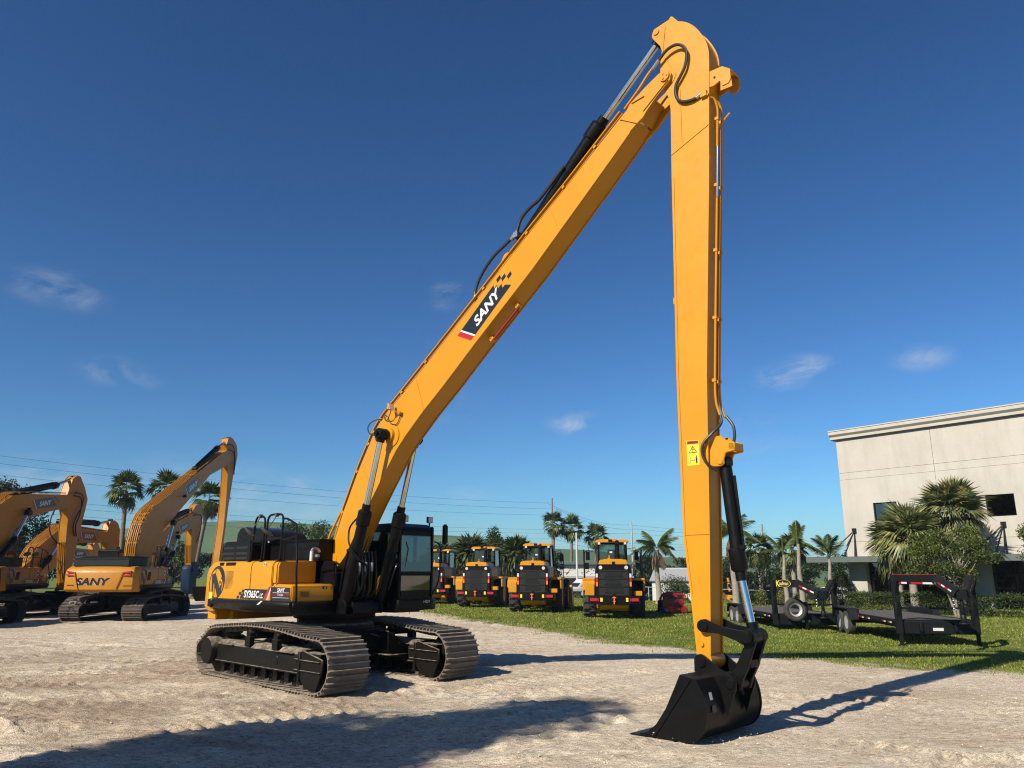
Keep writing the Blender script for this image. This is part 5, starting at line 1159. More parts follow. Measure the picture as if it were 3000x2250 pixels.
yard('dusty yellow excavator at far left, its boom reaching in from the frame edge', -21.6, 30.3, dict(
    boom=[(.1,2.1),(.5,2.9),(1.1,3.85),(1.99,4.75),(2.71,5.18),(3.79,5.35),(6.73,5.60),(7.56,5.72),(7.98,5.62),(8.1,5.4),(7.95,5.15),(7.59,5.05),(6.47,4.90),(5.06,4.62),(3.9,4.26),(3.2,3.75),(2.6,2.95),(1.6,2.2),(.7,1.95)],
    pipes=[(.1,2.3),(.5,2.95),(1.1,3.9),(1.95,4.8),(2.71,5.22),(3.79,5.39),(6.7,5.62)],
    decal=((4.35,4.72),(1.4,.25),1.95,.42), stick=[(7.1,6.2),(7.15,6.38),(7.5,6.62),(7.83,6.58),(8.34,6.08),(8.7,5.56),(8.62,5.06),(8.34,3.77),(8.12,2.4),(7.93,1.25),(7.72,1.2),(7.32,3.09),(7.2,4.07),(7.2,4.6),(6.95,5.05),(6.85,5.6)],
    scyl=((3.2,5.28),(6.2,6.0),(7.55,6.48)), bcyl=((.95,1.42),(2.95,3.35),(3.65,4.52)), ribs=((7.28,3.4),(7.66,1.4)),
    hoses=[[(7.3,-.33,5.75),(7.9,-.36,5.7),(8.1,-.3,5.2),(7.7,-.3,4.6),(7.55,-.3,4.1),(7.9,-.24,3.7)],[(7.2,-.35,5.6),(7.75,-.4,5.5),(7.9,-.36,4.8),(7.75,-.3,4.2),(8.05,-.24,3.7)],[(6.6,.1,5.0),(6.3,.1,4.4),(6.4,.1,3.8),(6.9,.05,3.4),(7.2,0,3.3)]], bucket=(7.85,1.2,.35)), badge=False)
yard('yellow excavator second from left, its side panel half hidden by a neighbour stick', -23.6, 37, dict(
    boom=[(.1,2.0),(.6,2.2),(1.23,2.58),(1.58,3.17),(3.24,4.16),(3.65,4.36),(5.08,4.30),(6.59,4.26),(8.37,4.21),(8.96,4.13),(9.05,3.9),(8.97,3.72),(7.94,3.62),(5.37,3.52),(4.33,3.42),(3.49,3.10),(2.74,2.55),(2.2,2.05),(.8,1.85)],
    pipes=[(1.0,2.45),(1.56,3.2),(3.22,4.2),(3.65,4.40),(5.08,4.34),(8.3,4.25)],
    decal=((5.35,3.70),(1,.0),1.95,.42), stick=[(8.3,4.7),(8.4,4.88),(8.86,4.95),(9.3,4.8),(9.6,4.45),(9.66,3.42),(9.7,1.64),(9.6,1.2),(9.3,1.2),(8.9,1.65),(8.4,3.41),(8.15,4.1)],
    scyl=((3.6,4.55),(7.4,4.68),(8.75,4.88)), bcyl=((.95,1.42),(2.4,2.7),(3.1,3.5)), bucket=(9.45,1.25,.5)), badge=True)
yard('yellow excavator farthest back at left, low boom showing between its neighbours', -28, 42, dict(
    boom=[(.5,2.0),(2.6,2.0),(4.6,2.2),(5.45,2.93),(6.38,3.39),(7.16,3.55),(8.32,3.46),(9.81,3.43),(10.29,3.31),(10.2,3.1),(9.88,3.03),(8.43,2.92),(7.32,2.85),(6.33,2.4),(5.0,1.8),(2.0,1.6)],
    decal=((7.75,2.98),(1,0),1.9,.36), stick=[(10.1,3.75),(10.3,3.9),(10.6,3.95),(11.0,3.5),(11.0,2.79),(10.97,1.5),(10.5,1.3),(10.3,1.59),(10.2,2.6),(10.0,3.2)],
    scyl=((6.5,3.75),(9.4,3.8),(10.45,3.82)), bcyl=((.95,1.42),(3.5,2.2),(4.4,2.4)), bucket=(10.7,1.25,.5)))
ham = yard('yellow excavator with a tall blue breaker hammer behind the lit counterweight', -21.2, 45, dict(
    boom=[(.3,2.0),(.87,2.6),(1.1,3.47),(1.59,4.14),(2.32,4.63),(5.57,5.62),(6.77,5.70),(7.1,5.5),(7.07,5.25),(6.16,4.80),(4.0,4.20),(3.38,3.80),(3.03,3.05),(2.7,2.3),(1.6,1.9)],
    pipes=[(.6,2.4),(1.08,3.5),(1.57,4.18),(2.3,4.67),(5.5,5.64),(6.6,5.72)],
    decal=((4.2,4.42),(1.63,.42),1.85,.40), stick=[(6.1,5.94),(6.5,6.3),(6.96,6.45),(7.58,6.34),(7.78,5.65),(7.68,4.58),(7.35,3.18),(7.12,2.38),(6.58,2.38),(6.30,3.72),(6.2,4.75),(6.2,5.23)],
    scyl=((2.9,5.15),(5.7,5.86),(7.2,6.36)), bcyl=((.95,1.42),(3.1,3.15),(3.6,4.1)), ribs=((6.33,3.7),(6.56,2.6)), hoses=[[(6.0,-.3,5.6),(7.2,-.34,5.6),(7.3,-.3,4.6),(7.0,-.26,3.9)]]))
mb = MB(); mb.prism([(6.55,2.45),(7.2,2.5),(7.45,2.2),(7.5,1.0),(7.35,.6),(6.6,.6),(6.45,1.0),(6.4,2.2)], -.3, .3, 'y'); mb.cyl((6.95,0,.6),(7.0,0,.02),.09,n=12)
for s in (-1,1): mb.prism([(6.4,2.6),(7.2,2.65),(7.5,2.3),(7.2,2.0),(6.6,2.0)], s*.3, s*.36, 'y')
mb.build('breaker_hammer', 'blue', ham, bevel=.02)

# ---- wheel loaders
ld = make_loader(); LG = 'wheel loaders on the grass'
for k, (x, y, rz, lb) in enumerate([(4.62,36.2,83.5,'yellow wheel loader nearest the tall stick, last of the row on the grass'), (1.30,41.4,80.5,'yellow wheel loader between the nearest loader and the next one left'),
        (-1.75,47.0,79.5,'yellow wheel loader between the cab side machine and the middle loader'), (-4.9,52.3,79,'yellow wheel loader half hidden behind the black excavator cab')]):
    o = ld if k == 0 else copy_tree(ld)
    o.location = (x,y,gz(x,y)-.03); o.rotation_euler = (0,0,R(rz)); o['label'] = lb; o['group'] = LG

# ---- trailers
make_trailer('gooseneck_trailer', 'black gooseneck trailer with gold oval name sign and spare wheel', (10.48,28.6,-.12), R(-91), 1.13, True, True, .66, 1.85)
make_trailer('gooseneck_trailer', 'black gooseneck trailer nearest, red and white tape along its neck', (11.97,22.6,0), R(-97), 1.08, False, False, .68, 1.92, bx=1.45)

# ---- small red machine
t = thing('compact_loader', 'small dark red compact track loader parked on the grass', 'compact loader', (8.05,39.9,gz(8,39.9)), R(95))
mb = MB(); mb.prism([(-.55,.16),(-.62,.30),(-.50,.42),(-.48,.95),(-.40,1.0),(.35,1.0),(.45,.60),(.5,.16)], -.42, .42, 'y'); mb.prism([(-.62,.05),(-.64,.28),(-.52,.34),(.5,.34),(.5,.05)], -.52, .36, 'y'); bd = mb.build('body', 'dred', t, bevel=.02, seg=2)
mb = MB(); mb.b2((-.495,-.34,.70),(-.47,.34,.90)); mb.box((-.2,0,1.02),(.4,.62,.05)); mb.build('control_panel', 'decal', bd); mb = MB(); mb.b2((-.505,-.09,.79),(-.49,.09,.87)); mb.build('name_plate', 'red', bd); mb = MB(); mb.b2((-.50,-.05,.58),(-.485,.07,.61)); mb.build('label', 'white', bd)
for s in (-1,1):
    mb = MB(); mb.prism([(-.6,.0),(-.68,.12),(-.6,.26),(.5,.26),(.6,.12),(.5,.0)], s*.40, s*.56, 'y'); mb.build('rubber_track', 'rubber', t, bevel=.03)
    mb = MB(); mb.tube([(-.38,s*.38,.95),(-.45,s*.38,1.08),(-.2,s*.38,1.14),(.1,s*.38,1.1)],.02,6); mb.build('hand_rail', 'black', t)
    mb = MB(); mb.tube([(-.1,s*.5,.95),(.6,s*.48,.7),(.95,s*.4,.2)],.05,6); mb.build('lift_arm', 'dred', t)
mb = MB(); mb.strip([(.85,.6),(.9,.15),(1.05,.05),(1.4,.03)], .02, -.55,.55); mb.build('bucket', 'black', t)

# ---- compact excavators beyond the grass
def mini():
    t = thing('compact_excavator', 'x', 'excavator')
    mb = MB()
    for s in (-1,1): mb.prism([(-.7,.0),(-.8,.15),(-.7,.32),(.7,.32),(.8,.15),(.7,.0)], s*.30, s*.52, 'y')
    mb.b2((-.4,-.35,.2),(.4,.35,.45)); mb.build('crawler_track', 'rubber', t, bevel=.03)
    mb = MB(); mb.prism([(-.75,-.25),(-.6,-.48),(.45,-.48),(.5,.48),(-.6,.48),(-.75,.25)], .48, 1.02, 'z'); mb.build('engine_housing', 'yellow', t, bevel=.05, seg=2)
    mb = MB(); mb.b2((-.765,-.3,.56),(-.74,.3,.70)); mb.b2((-.6,-.49,.45),(.5,.49,.52)); mb.build('bumper', 'black', t)
    mb = MB()
    for x in (-.35,.45):
        for y in (-.42,.42): mb.b2((x,y-.03,1.0),(x+.05,y+.03,2.3))
    mb.b2((-.4,-.48,2.26),(.55,.48,2.34)); mb.box((-.1,0,1.2),(.45,.45,.35)); mb.build('canopy', 'black', t)
    mb = MB(); mb.bar((.6,0,.75),(.85,0,2.0),.16,.22); mb.bar((.85,0,2.0),(1.35,0,2.65),.14,.2); mb.build('boom', 'yellow', t)
    mb = MB(); mb.bar((1.30,0,2.7),(1.75,0,1.5),.12,.16); mb.build('stick', 'yellow', t); mb = MB(); mb.prism([(1.6,1.5),(1.95,1.45),(1.95,1.0),(1.6,1.15)], -.25,.25,'y'); mb.build('bucket', 'black', t)
    return t
mi = mini()
for k, (x, y, rz, lb) in enumerate([(21.2,82,95,'small yellow excavator beside the stick, leftmost of the distant pair'),(22.7,82.5,85,'small yellow excavator just left of the bright bucket cylinder rod'),(24.5,83.5,100,'small yellow excavator between the cylinder rod and a dark pickup'),(17.6,83,80,'small yellow excavator in the gap left of the tall stick')]):
    o = mi if k == 0 else copy_tree(mi); o.location = (x,y,gz(x,y)); o.rotation_euler = (0,0,R(rz)); o['label'] = lb; o['group'] = 'small excavators on the far lot'

# ---- cars
def car(name, label, loc, rz, L, W, prof, roof, body, cat, glassz):
    t = thing(name, label, cat, loc, rz)
    mb = MB(); mb.prism(prof, -W/2, W/2, 'y'); b = mb.build('body', body, t, bevel=.07, seg=3)
    x0,x1,x2,x3,zb,zt = roof
    mb = MB(); vs = [(x0,-W*.46,zb),(x3,-W*.46,zb),(x3,W*.46,zb),(x0,W*.46,zb),(x1,-W*.38,zt),(x2,-W*.38,zt),(x2,W*.38,zt),(x1,W*.38,zt)]
    mb.add(vs, [(4,5,6,7),(0,1,5,4),(1,2,6,5),(2,3,7,6),(3,0,4,7)]); mb.build('roof', body, t, bevel=.05, seg=2)
    gl = MB()
    for s in (-1,1): gl.add([(x0+.25,s*W*.462,zb+.06),(x3-.3,s*W*.462,zb+.06),(x2-.02,s*W*.395,zt-.09),(x1+.05,s*W*.395,zt-.09)],[(0,1,2,3)])
    gl.add([(x0-.0,-W*.40,zb+.08),(x0,W*.40,zb+.08),(x1-.03,W*.34,zt-.1),(x1-.03,-W*.34,zt-.1)],[(0,1,2,3)]); gl.add([(x3+.0,-W*.40,zb+.08),(x3,W*.40,zb+.08),(x2+.03,W*.34,zt-.1),(x2+.03,-W*.34,zt-.1)],[(0,1,2,3)])
    gl.build('window', 'decal', t, flat=True)
    for x in (-L*.30,L*.31):
        for s in (-1,1): make_wheel(t, x, s*(W/2-.10), .37, .24, 'steel', tread=False)
    for s in (-1,1):
        mb = MB(); mb.box((-L/2-.0,s*W*.41,.95),(.06,.16,.32)); mb.build('tail_light', 'red', t); mb = MB(); mb.box((L/2-.02,s*W*.38,.80),(.08,.26,.14)); mb.build('headlight', 'lamp', t)
    mb = MB(); mb.b2((-L/2-.06,-W*.45,.38),(-L/2+.1,W*.45,.58)); mb.b2((L/2-.1,-W*.45,.36),(L/2+.06,W*.45,.60)); mb.build('bumper', 'black', t)
    return t
pk = lambda L: [(-L/2,.45),(-L/2,1.12),(-.35,1.14),(1.15,1.14),(L/2-.1,1.02),(L/2,.8),(L/2,.42),(L*.31+.45,.40),(L*.31+.35,.75),(L*.31-.35,.75),(L*.31-.45,.40),(-L*.30+.45,.40),(-L*.30+.35,.75),(-L*.30-.35,.75),(-L*.30-.45,.42)]
sv = lambda L: [(-L/2,.45),(-L/2,1.08),(1.2,1.10),(L/2-.1,1.0),(L/2,.8),(L/2,.42),(L*.31+.45,.40),(L*.31+.35,.75),(L*.31-.35,.75),(L*.31-.45,.40),(-L*.30+.45,.40),(-L*.30+.35,.75),(-L*.30-.35,.75),(-L*.30-.45,.42)]
car('pickup_truck', 'white pickup truck parked behind the two nearest wheel loaders', (6.6,66.5,gz(6.6,66.5)-.05), R(200), 5.4, 1.95, pk(5.4), (-.5,-.3,.95,1.6,1.10,1.78), 'wpaint', 'pickup', 1.2)
car('pickup_truck', 'dark pickup truck with red tail light beyond the first trailer', (26.2,84,gz(26,84)), R(15), 5.4, 1.95, pk(5.4), (-.5,-.3,.95,1.6,1.10,1.85), 'dpaint', 'pickup', 1.2)
car('parked_car', 'dark parked car seen through the arch of the trailer neck', (30.6,84.5,gz(30,84)), R(185), 4.9, 1.9, sv(4.9), (-2.2,-1.9,.6,1.4,1.06,1.75), 'dpaint', 'car', 1.2)
car('parked_car', 'white parked car beside the dark conifer near the building', (33.9,84.5,gz(33,84)), R(95), 4.9, 1.9, sv(4.9), (-2.2,-1.9,.6,1.4,1.06,1.78), 'wpaint', 'car', 1.2)

# ---- office building
B = thing('office_building', 'pale stucco office building with flat cornice and grey entrance canopy', 'building', (21.47,50.36,-.05), math.atan2(-.787,.616))
m, nt, b = mat('stucco'); co = coords(nt)
mpn = N(nt, 'ShaderNodeMapping'); mpn.inputs['Scale'].default_value = (1,1,.22); nt.links.new(co, mpn.inputs['Vector'])
streak = noise(nt, 1.1, 6, .7, mpn.outputs[0]); fine = noise(nt, 14, 5, .7, co); big = noise(nt, .35, 4, .6, co)
c0 = ramp(nt, big, [(.3,(.35,.33,.29)),(.7,(.405,.385,.345))]); c0 = mix(nt, ramp(nt, streak, [(.46,0.),(.74,.6)]), c0, (.27,.255,.225)); c0 = mix(nt, 1., c0, ramp(nt, fine, [(.3,.93),(.7,1.04)]), 'MULTIPLY')
nt.links.new(c0, b.inputs['Base Color']); b.inputs['Roughness'].default_value = .9; bump(nt, b, fine, .25, .02); M['stucco'] = m
M['canopy'] = plain('canopy grey green', (.10,.125,.12), .5, 0, .08); M['cornice'] = plain('cornice', (.48,.455,.40), .85, 0, .08, 2)
def wallpan(mb, s0, s1, z0, z1, holes=(), y0=0., y1=.25):
    cuts = sorted({s0, s1, *[h[0] for h in holes], *[h[1] for h in holes]})
    for a, b_ in zip(cuts, cuts[1:]):
        hs = [h for h in holes if h[0] <= a and h[1] >= b_]
        if not hs: mb.b2((a,y0,z0),(b_,y1,z1))
        else: mb.b2((a,y0,z0),(b_,y1,hs[0][2])); mb.b2((a,y0,hs[0][3]),(b_,y1,z1))
mb = MB(); LEN = 36; wins = [(2.03,3.51,5.06,6.26)] + [(8.51+6.48*k,9.98+6.48*k,5.06,6.26) for k in range(4)]
cols = [(0.,5.985),(6.005,18.0),(18.02,30.0),(30.02,LEN)]
for a, b_ in cols:
    wallpan(mb, a, b_, 8.325, 10.55); wallpan(mb, a, b_, 7.88, 8.31, y0=.012)
    wallpan(mb, a, b_, 3.92, 7.865, [w for w in wins if w[0] > a and w[1] < b_]); wallpan(mb, a, b_, 2.9, 3.905, y0=.008)
mb.b2((0,.10,2.9),(LEN,.30,5.0)); mb.b2((0,.10,6.3),(LEN,.30,10.5))
mb.b2((0,0,0),(1.13,.6,2.9)); mb.b2((0,.3,2.9),(.3,22,10.55)); mb.b2((0,.6,0),(.3,22,2.9)); mb.b2((LEN-.3,.3,0),(LEN,22,10.55)); mb.b2((.3,21.7,0),(LEN-.3,22,10.55))
for k in range(5): mb.b2((7.3+6.48*k,.0,0),(8.2+6.48*k,.6,2.9))
mb.build('wall', 'stucco', B, flat=True)
mb = MB(); prof = [(.0,10.52),(-.10,10.56),(-.12,10.72),(-.28,10.86),(-.30,11.05),(-.34,11.07),(-.34,11.13),(.5,11.13),(.5,10.52)]
mb.prism(prof, -.34, LEN+.3, 'x'); mb.b2((-.34,.5,10.55),(.5,22.3,11.12)); mb.b2((.3,.5,10.5),(LEN,21.9,10.6)); mb.build('cornice', 'cornice', B)
mb = MB(); mb.b2((-.1,-.125,10.47),(LEN,-.002,10.53)); mb.build('painted_shadow_strip', 'grille', B)  # black strip standing in for the shadow line under the cornice
for (a,b_,z0,z1) in wins:
    f = MB(); w = .06
    f.b2((a,.10,z0),(a+w,.2,z1)); f.b2((b_-w,.10,z0),(b_,.2,z1)); f.b2((a+w,.10,z0),(b_-w,.2,z0+w)); f.b2((a+w,.10,z1-w),(b_-w,.2,z1)); wi = f.build('window', 'black', B)
    g_ = MB(); g_.b2((a+w,.14,z0+w),(b_-w,.16,z1-w)); g_.build('pane', 'glassd', wi); g_ = MB(); g_.b2((a,.24,z0),(b_,.28,z1)); g_.build('blind', 'decal', wi)
mb = MB(); mb.b2((1.13,.42,.05),(LEN-.3,.46,2.85)); sf = mb.build('shopfront', 'glassd', B); mb = MB(); mb.b2((1.13,.9,.0),(LEN-.3,.95,2.9)); mb.build('interior_wall', 'decal', sf)
mb = MB()
for k in range(26): mb.b2((1.15+k*1.35,.38,0),(1.21+k*1.35,.48,2.88))
mb.b2((1.13,.385,1.95),(LEN-.3,.475,2.02)); mb.b2((1.13,.385,0),(LEN-.3,.475,.12)); mb.build('mullion', 'black', sf)
cp = MB(); cp.b2((-1.95,-1.6,2.62),(LEN,-.01,2.95)); cp.b2((-1.90,-1.55,2.95),(LEN,-.05,2.97)); cn = cp.build('canopy', 'canopy', B, bevel=.01)
for k, s in enumerate([.65, 9.26, 15.7, 22.2]):
    mb = MB(); mb.box((s,-.05,4.6),(.26,.10,.30)); mb.cyl((s,-.08,4.55),(s-.1,-1.4,2.97),.04,n=8); mb.cyl((s-.05,-.08,4.55),(s-1.5,-1.0,2.97),.04,n=8); mb.cyl((s,-.05,4.5),(s,-.15,2.97),.035,n=8); mb.build('tie_rod', 'gray', cn)

# ---- small buildings behind the loaders
t = thing('warehouse', 'low grey warehouse with faint coloured lettering behind the loaders', 'building', (5.0,92.2,gz(5,92)), R(-3))
mb = MB(); mb.b2((0,0,0),(9,14,3.0)); mb.build('wall', 'galv', t); mb = MB(); mb.b2((-.3,-.5,3.0),(9.3,14,3.35)); mb.build('roof', 'canopy', t, bevel=.03)
mb = MB(); mb.b2((.2,-.015,1.7),(5.6,-.005,2.9)); pn = mb.build('mural_panel', 'white', t)
mb = MB()
for k in range(60): mb.box((.4+rng.uniform(0,5), -.02, 1.9+rng.uniform(0,.85)), (rng.uniform(.05,.3),.008,rng.uniform(.02,.08)), k%2, ry=rng.uniform(-1,1))
mb.build('mural', ['dred','gray'], pn)
mb = MB(); mb.b2((.5,-.03,0),(3.6,-.01,1.5)); mb.b2((5.2,-.03,0),(8,-.01,1.5)); mb.build('door', 'grille', t)
t = thing('white_house', 'small white gabled building behind the drooping palm', 'building', (15.0,85,gz(15,85)), R(-20))
mb = MB(); mb.b2((0,0,0),(6.5,6,2.5)); mb.prism([(0,2.5),(6,2.5),(3,3.6)], .1, 6.4, 'x'); mb.build('wall', 'wpaint', t); mb = MB(); mb.bar((3.25,-.3,2.4),(3.25,3.05,3.72),6.9,.08,up=(0,0,1)); mb.bar((3.25,6.3,2.4),(3.25,2.95,3.72),6.9,.08,up=(0,0,1)); mb.build('roof', 'galv', t)
for x in (2.4,4.6): mb = MB(); mb.b2((x,-.02,1.0),(x+.8,.0,2.0)); mb.build('window', 'decal', t)

# ---- utility poles and wires
def pole(label, x, y, h, r, m='polew'):
    t = thing('utility_pole', label, 'pole', (x,y,0)); mb = MB(); mb.cyl((0,0,-.5),(0,0,h),r,r*.7,10); mb.build('shaft', m, t)
    mb = MB()
    for z, s in ((h-.9,-1),(h-1.9,1),(h-2.9,-1)): mb.bar((0,0,z),(s*.8,0,z+.05),.10,.10); mb.lathe([(.06,0),(.11,.05),(.06,.1),(.11,.15),(.05,.2)], (s*.8,0,z+.05), 'z', 8)
    mb.build('cross_arm', 'galv', t); return t
PO = [(-62,74,15.4),(6.7,130,14.0),(29.1,190,13.9),(84,262,17.5)]
pole('tall wooden utility pole rising behind the middle palms', 6.7,130,14.0,.22); pole('slim grey utility pole right of the nearest loader', 29.1,190,13.9,.26,'galv'); pole('distant utility pole standing above the slender windblown palms', 84,262,17.5,.34)
m, nt, b = mat('wire'); b.inputs['Base Color'].default_value = (.03,.03,.035,1); M['wire'] = m
for k, dz in enumerate((-.8,-1.8,-2.8,-5.2,-5.8,-6.6)):
    mb = MB()
    for (x0,y0,z0),(x1,y1,z1) in zip(PO, PO[1:]):
        s = (-.8,.8,-.8,.1,-.1,.1)[k]; pts = []
        for i in range(25):
            f = i/24; pts.append((x0+(x1-x0)*f+s, y0+(y1-y0)*f, z0+(z1-z0)*f+dz-4*(1.1 if dz > -4 else .9)*f*(1-f)))
        mb.tube(pts, .013+.009*(y0 > 100), 4)
    tag(mb.build('power_line', 'wire'), ['topmost of three upper power lines crossing the sky','middle of the three upper power lines','lowest of the three upper power lines','topmost of the three thin lower power lines','middle of the three thin lower power lines','lowest of the three thin lower power lines'][k], 'power line', 'overhead power lines')
t = thing('lamp_post', 'white lamp post between the thin palms behind the loaders', 'lamp post', (7.0,85,gz(7,85))); mb = MB(); mb.cyl((0,0,0),(0,0,6.8),.13,.10,10); mb.build('shaft', 'wpaint', t); mb = MB(); mb.bar((-.9,0,6.8),(.9,0,6.8),.06,.06); mb.box((-1,0,6.8),(.5,.3,.12)); mb.box((1,0,6.8),(.5,.3,.12)); mb.build('lamp_head', 'black', t)
t = thing('chain_fence', 'grey chain link fence running behind the drooping palm', 'fence', (8.5,64,gz(9,64))); 
mb = MB(); mb.tube([(0,0,1.3),(12,-3,1.0)],.025,6); mb.tube([(0,0,.05),(12,-3,-.3)],.015,6); mb.build('top_rail', 'galv', t)
for k in range(6): mb = MB(); mb.cyl((k*2.4,-k*.6,-.4),(k*2.4,-k*.6,1.32-k*.05),.035,n=8); mb.build('post', 'galv', t)

# ---- hill
def hill():
    prof = [(-420,13),(-300,14),(-240,14.8),(-206,16.8),(-191,20.5),(-170,23.0),(-145,24.8),(-122,25.4),(-94,23.6),(-82,22.9),(-38,19.2),(-24.6,18.8),(-14.5,17.6),(22,12.6),(37,12.2),(62,9.4),(81,8.5),(132,6.8),(181,4.5),(300,3),(420,2)]
    xs = np.linspace(-420,420,140); zt = np.interp(xs, [p[0] for p in prof], [p[1] for p in prof]); ys = np.linspace(0,1,26); V = []
    for f in ys:
        y = 290+f*170; g = np.clip(f/.52,0,1); g = g*g*(3-2*g)*.75+.25*g; V.append(np.c_[xs, np.full_like(xs, y)+12*np.sin(xs*.011), -1.5+(zt+1.5)*g + (vnoise(xs*.05, np.full_like(xs,f*9))-.5)*1.2*g*(f < .98)*(1-.6*(f > .45))])
    V = np.concatenate(V); n = len(xs); i = np.arange(len(V)).reshape(26, n); F = np.stack([i[:-1,:-1],i[:-1,1:],i[1:,1:],i[1:,:-1]],-1).reshape(-1,4)
    me = bpy.data.meshes.new('hill'); me.from_pydata(V.tolist(), [], F.tolist()); me.shade_smooth(); m, nt, b = mat('hazy hill grass')
    n1 = noise(nt, .03, 5, .6); n2 = noise(nt, .6, 4, .6); c = ramp(nt, n1, [(.3,(.06,.102,.054)),(.55,(.077,.122,.062)),(.75,(.115,.126,.066))]); c = mix(nt, 1., c, ramp(nt, n2, [(.3,.85),(.7,1.1)]), 'MULTIPLY'); nt.links.new(c, b.inputs['Base Color']); b.inputs['Roughness'].default_value = .95; b.inputs['Specular IOR Level'].default_value = .1  # blue-green base colour carries part of the distance haze
    me.materials.append(m); o = bpy.data.objects.new('hill', me); C.objects.link(o); tag(o, kind='structure')
hill()
def road():
    xs = np.linspace(9,60,30); mbv = []
    for x in xs:
        y = 70+.12*(x-9)
        for w in (0,6): mbv.append((x, y+w, gz(x,y+w)+.05))
    me = bpy.data.meshes.new('road'); me.from_pydata(mbv, [], [(2*i,2*i+2,2*i+3,2*i+1) for i in range(29)]); me.materials.append(plain('worn asphalt', (.22,.21,.20), .9, var=.15)); o = bpy.data.objects.new('road', me); C.objects.link(o); tag(o, kind='structure')
road()

# ---- palms
WP = 'tall fan palms behind the left excavators'
fan_palm('fan_palm', 'tall fan palm left of the long boom, whole trunk in view', (-33.8,68,0), 8.9, (-.2,0), 34, 1.05, .85, 13, .20, group=WP, low=-42, trunk='bark', dead=8)
fan_palm('fan_palm', 'tall fan palm whose crown touches the long boom', (-31.6,70,0), 9.2, (.2,0), 34, 1.1, .9, 13, .20, group=WP, low=-42, trunk='bark', dead=8)
fan_palm('fan_palm', 'leaning fan palm between the hammer machine and the lit stick', (-26.6,66,0), 7.9, (.8,0), 34, 1.0, .8, 13, .19, group=WP, low=-40, trunk='bark', dead=12)
MP = 'thin fan palms behind the loaders'
for x, y, h, lb in ((5.4,105,8.4,'thin fan palm with pale flower stalks against the wooden pole'),(7.8,105,8.5,'thin fan palm between the pole palm and the white lamp post'),(11.1,106,7.9,'thin fan palm directly above the nearest loader cab')):
    fan_palm('fan_palm', lb, (x,y,gz(x,y)), h, (.3,0), 30, 1.15, .9, 12, .19, group=MP, low=-40, trunk='bark', dead=9)
feather_palm('feather_palm', 'drooping palm with hanging dead fronds left of the tall stick', (9.3,50.5,gz(9.3,50.5)), 3.35, 15, 1.75, .17, 7, .8)
feather_palm('feather_palm', 'drooping palm with dead skirt partly behind the tall stick', (13.2,47,gz(13,47)), 4.1, 17, 1.75, .2, 9, .8)
fan_palm('fan_palm', 'round headed palm with brown skirt right of the bucket cylinder', (22.6,72,gz(22.6,72)), 5.0, (0,0), 36, 1.0, .75, 13, .2, low=-40, dead=16, group='skirted palms past the trailers')
fan_palm('fan_palm', 'round headed palm with brown skirt among the slender palms', (24.2,68,gz(24,68)), 4.6, (0,0), 36, 1.0, .75, 13, .2, low=-40, dead=16, group='skirted palms past the trailers')
RP = 'slender windblown palms by the trailers'
feather_palm('slender_palm', 'slender palm with one frond swept left, left of three', (16.2,47,0), 3.0, 3, 1.5, .13, 0, .35, RP, True, els=[(150,52),(20,55),(170,20)])
feather_palm('slender_palm', 'tallest slender palm with a single upright frond', (16.75,46,0), 3.6, 6, 1.25, .15, 0, .3, RP, True, els=[(60,86),(70,84),(120,78),(20,76),(0,-5),(40,80)])
feather_palm('slender_palm', 'slender palm with fronds spread wide beside the canopy', (18.5,46,0), 2.75, 6, 1.6, .13, 0, .4, RP, True, els=[(170,32),(15,48),(60,80),(110,75),(300,80),(200,70)])
FP = 'big fan palms in front of the building'
fan_palm('fan_palm', 'big pale fan palm nearest the building corner', (20.7,42.6,0), 3.45, (.5,0), 70, 1.3, .8, 20, .2, 'frond_fan', 8, FP, -62, trunk='barkl')
fan_palm('fan_palm', 'big fan palm with yellowed skirt and pale trunk behind the trailer', (20.5,40.6,0), 3.7, (.1,.0), 52, 1.25, .75, 20, .19, 'frond_fan', 14, FP, -60, trunk='barkl')
fan_palm('fan_palm', 'tallest fan palm rising above the myrtle by the facade', (23.4,41.5,0), 5.0, (.1,0), 60, 1.3, .8, 20, .2, 'frond_fan', 6, FP, -50, trunk='barkl')

# ---- shrubs, conifers, hedges
broadleaf('crepe_myrtle', 'many stemmed crepe myrtle with small leaves right of the fan palms', (20.6,36.9,0), 4.3, 4.6, 3.4, 15000, .105, 'leaf_myrtle', 34, base=.28, trunk='barkl', stems=5, tr=.06)
broadleaf('crepe_myrtle', 'airy crepe myrtle reaching in at the right edge of the frame', (23.0,33.4,0), 5.0, 3.6, 3.0, 8000, .10, 'leaf_myrtle', 26, base=.28, trunk='barkl', stems=4, tr=.06)
HG = 'clipped hedges in front of the building'
hedge('hedge', 'clipped green hedge in front of the pale pier', (17.2,41.0), (19.9,40.4), 1.0, .95, 7000, .075, group=HG)
hedge('hedge', 'dark loose hedge behind the nearest trailer', (19.9,39.4), (22.0,36.4), 1.1, .9, 6500, .085, group=HG, lump=.12)
hedge('hedge', 'dark hedge at the right edge below the shop windows', (22.2,36.4), (26.5,31.4), 1.1, .95, 7000, .085, group=HG, lump=.1)
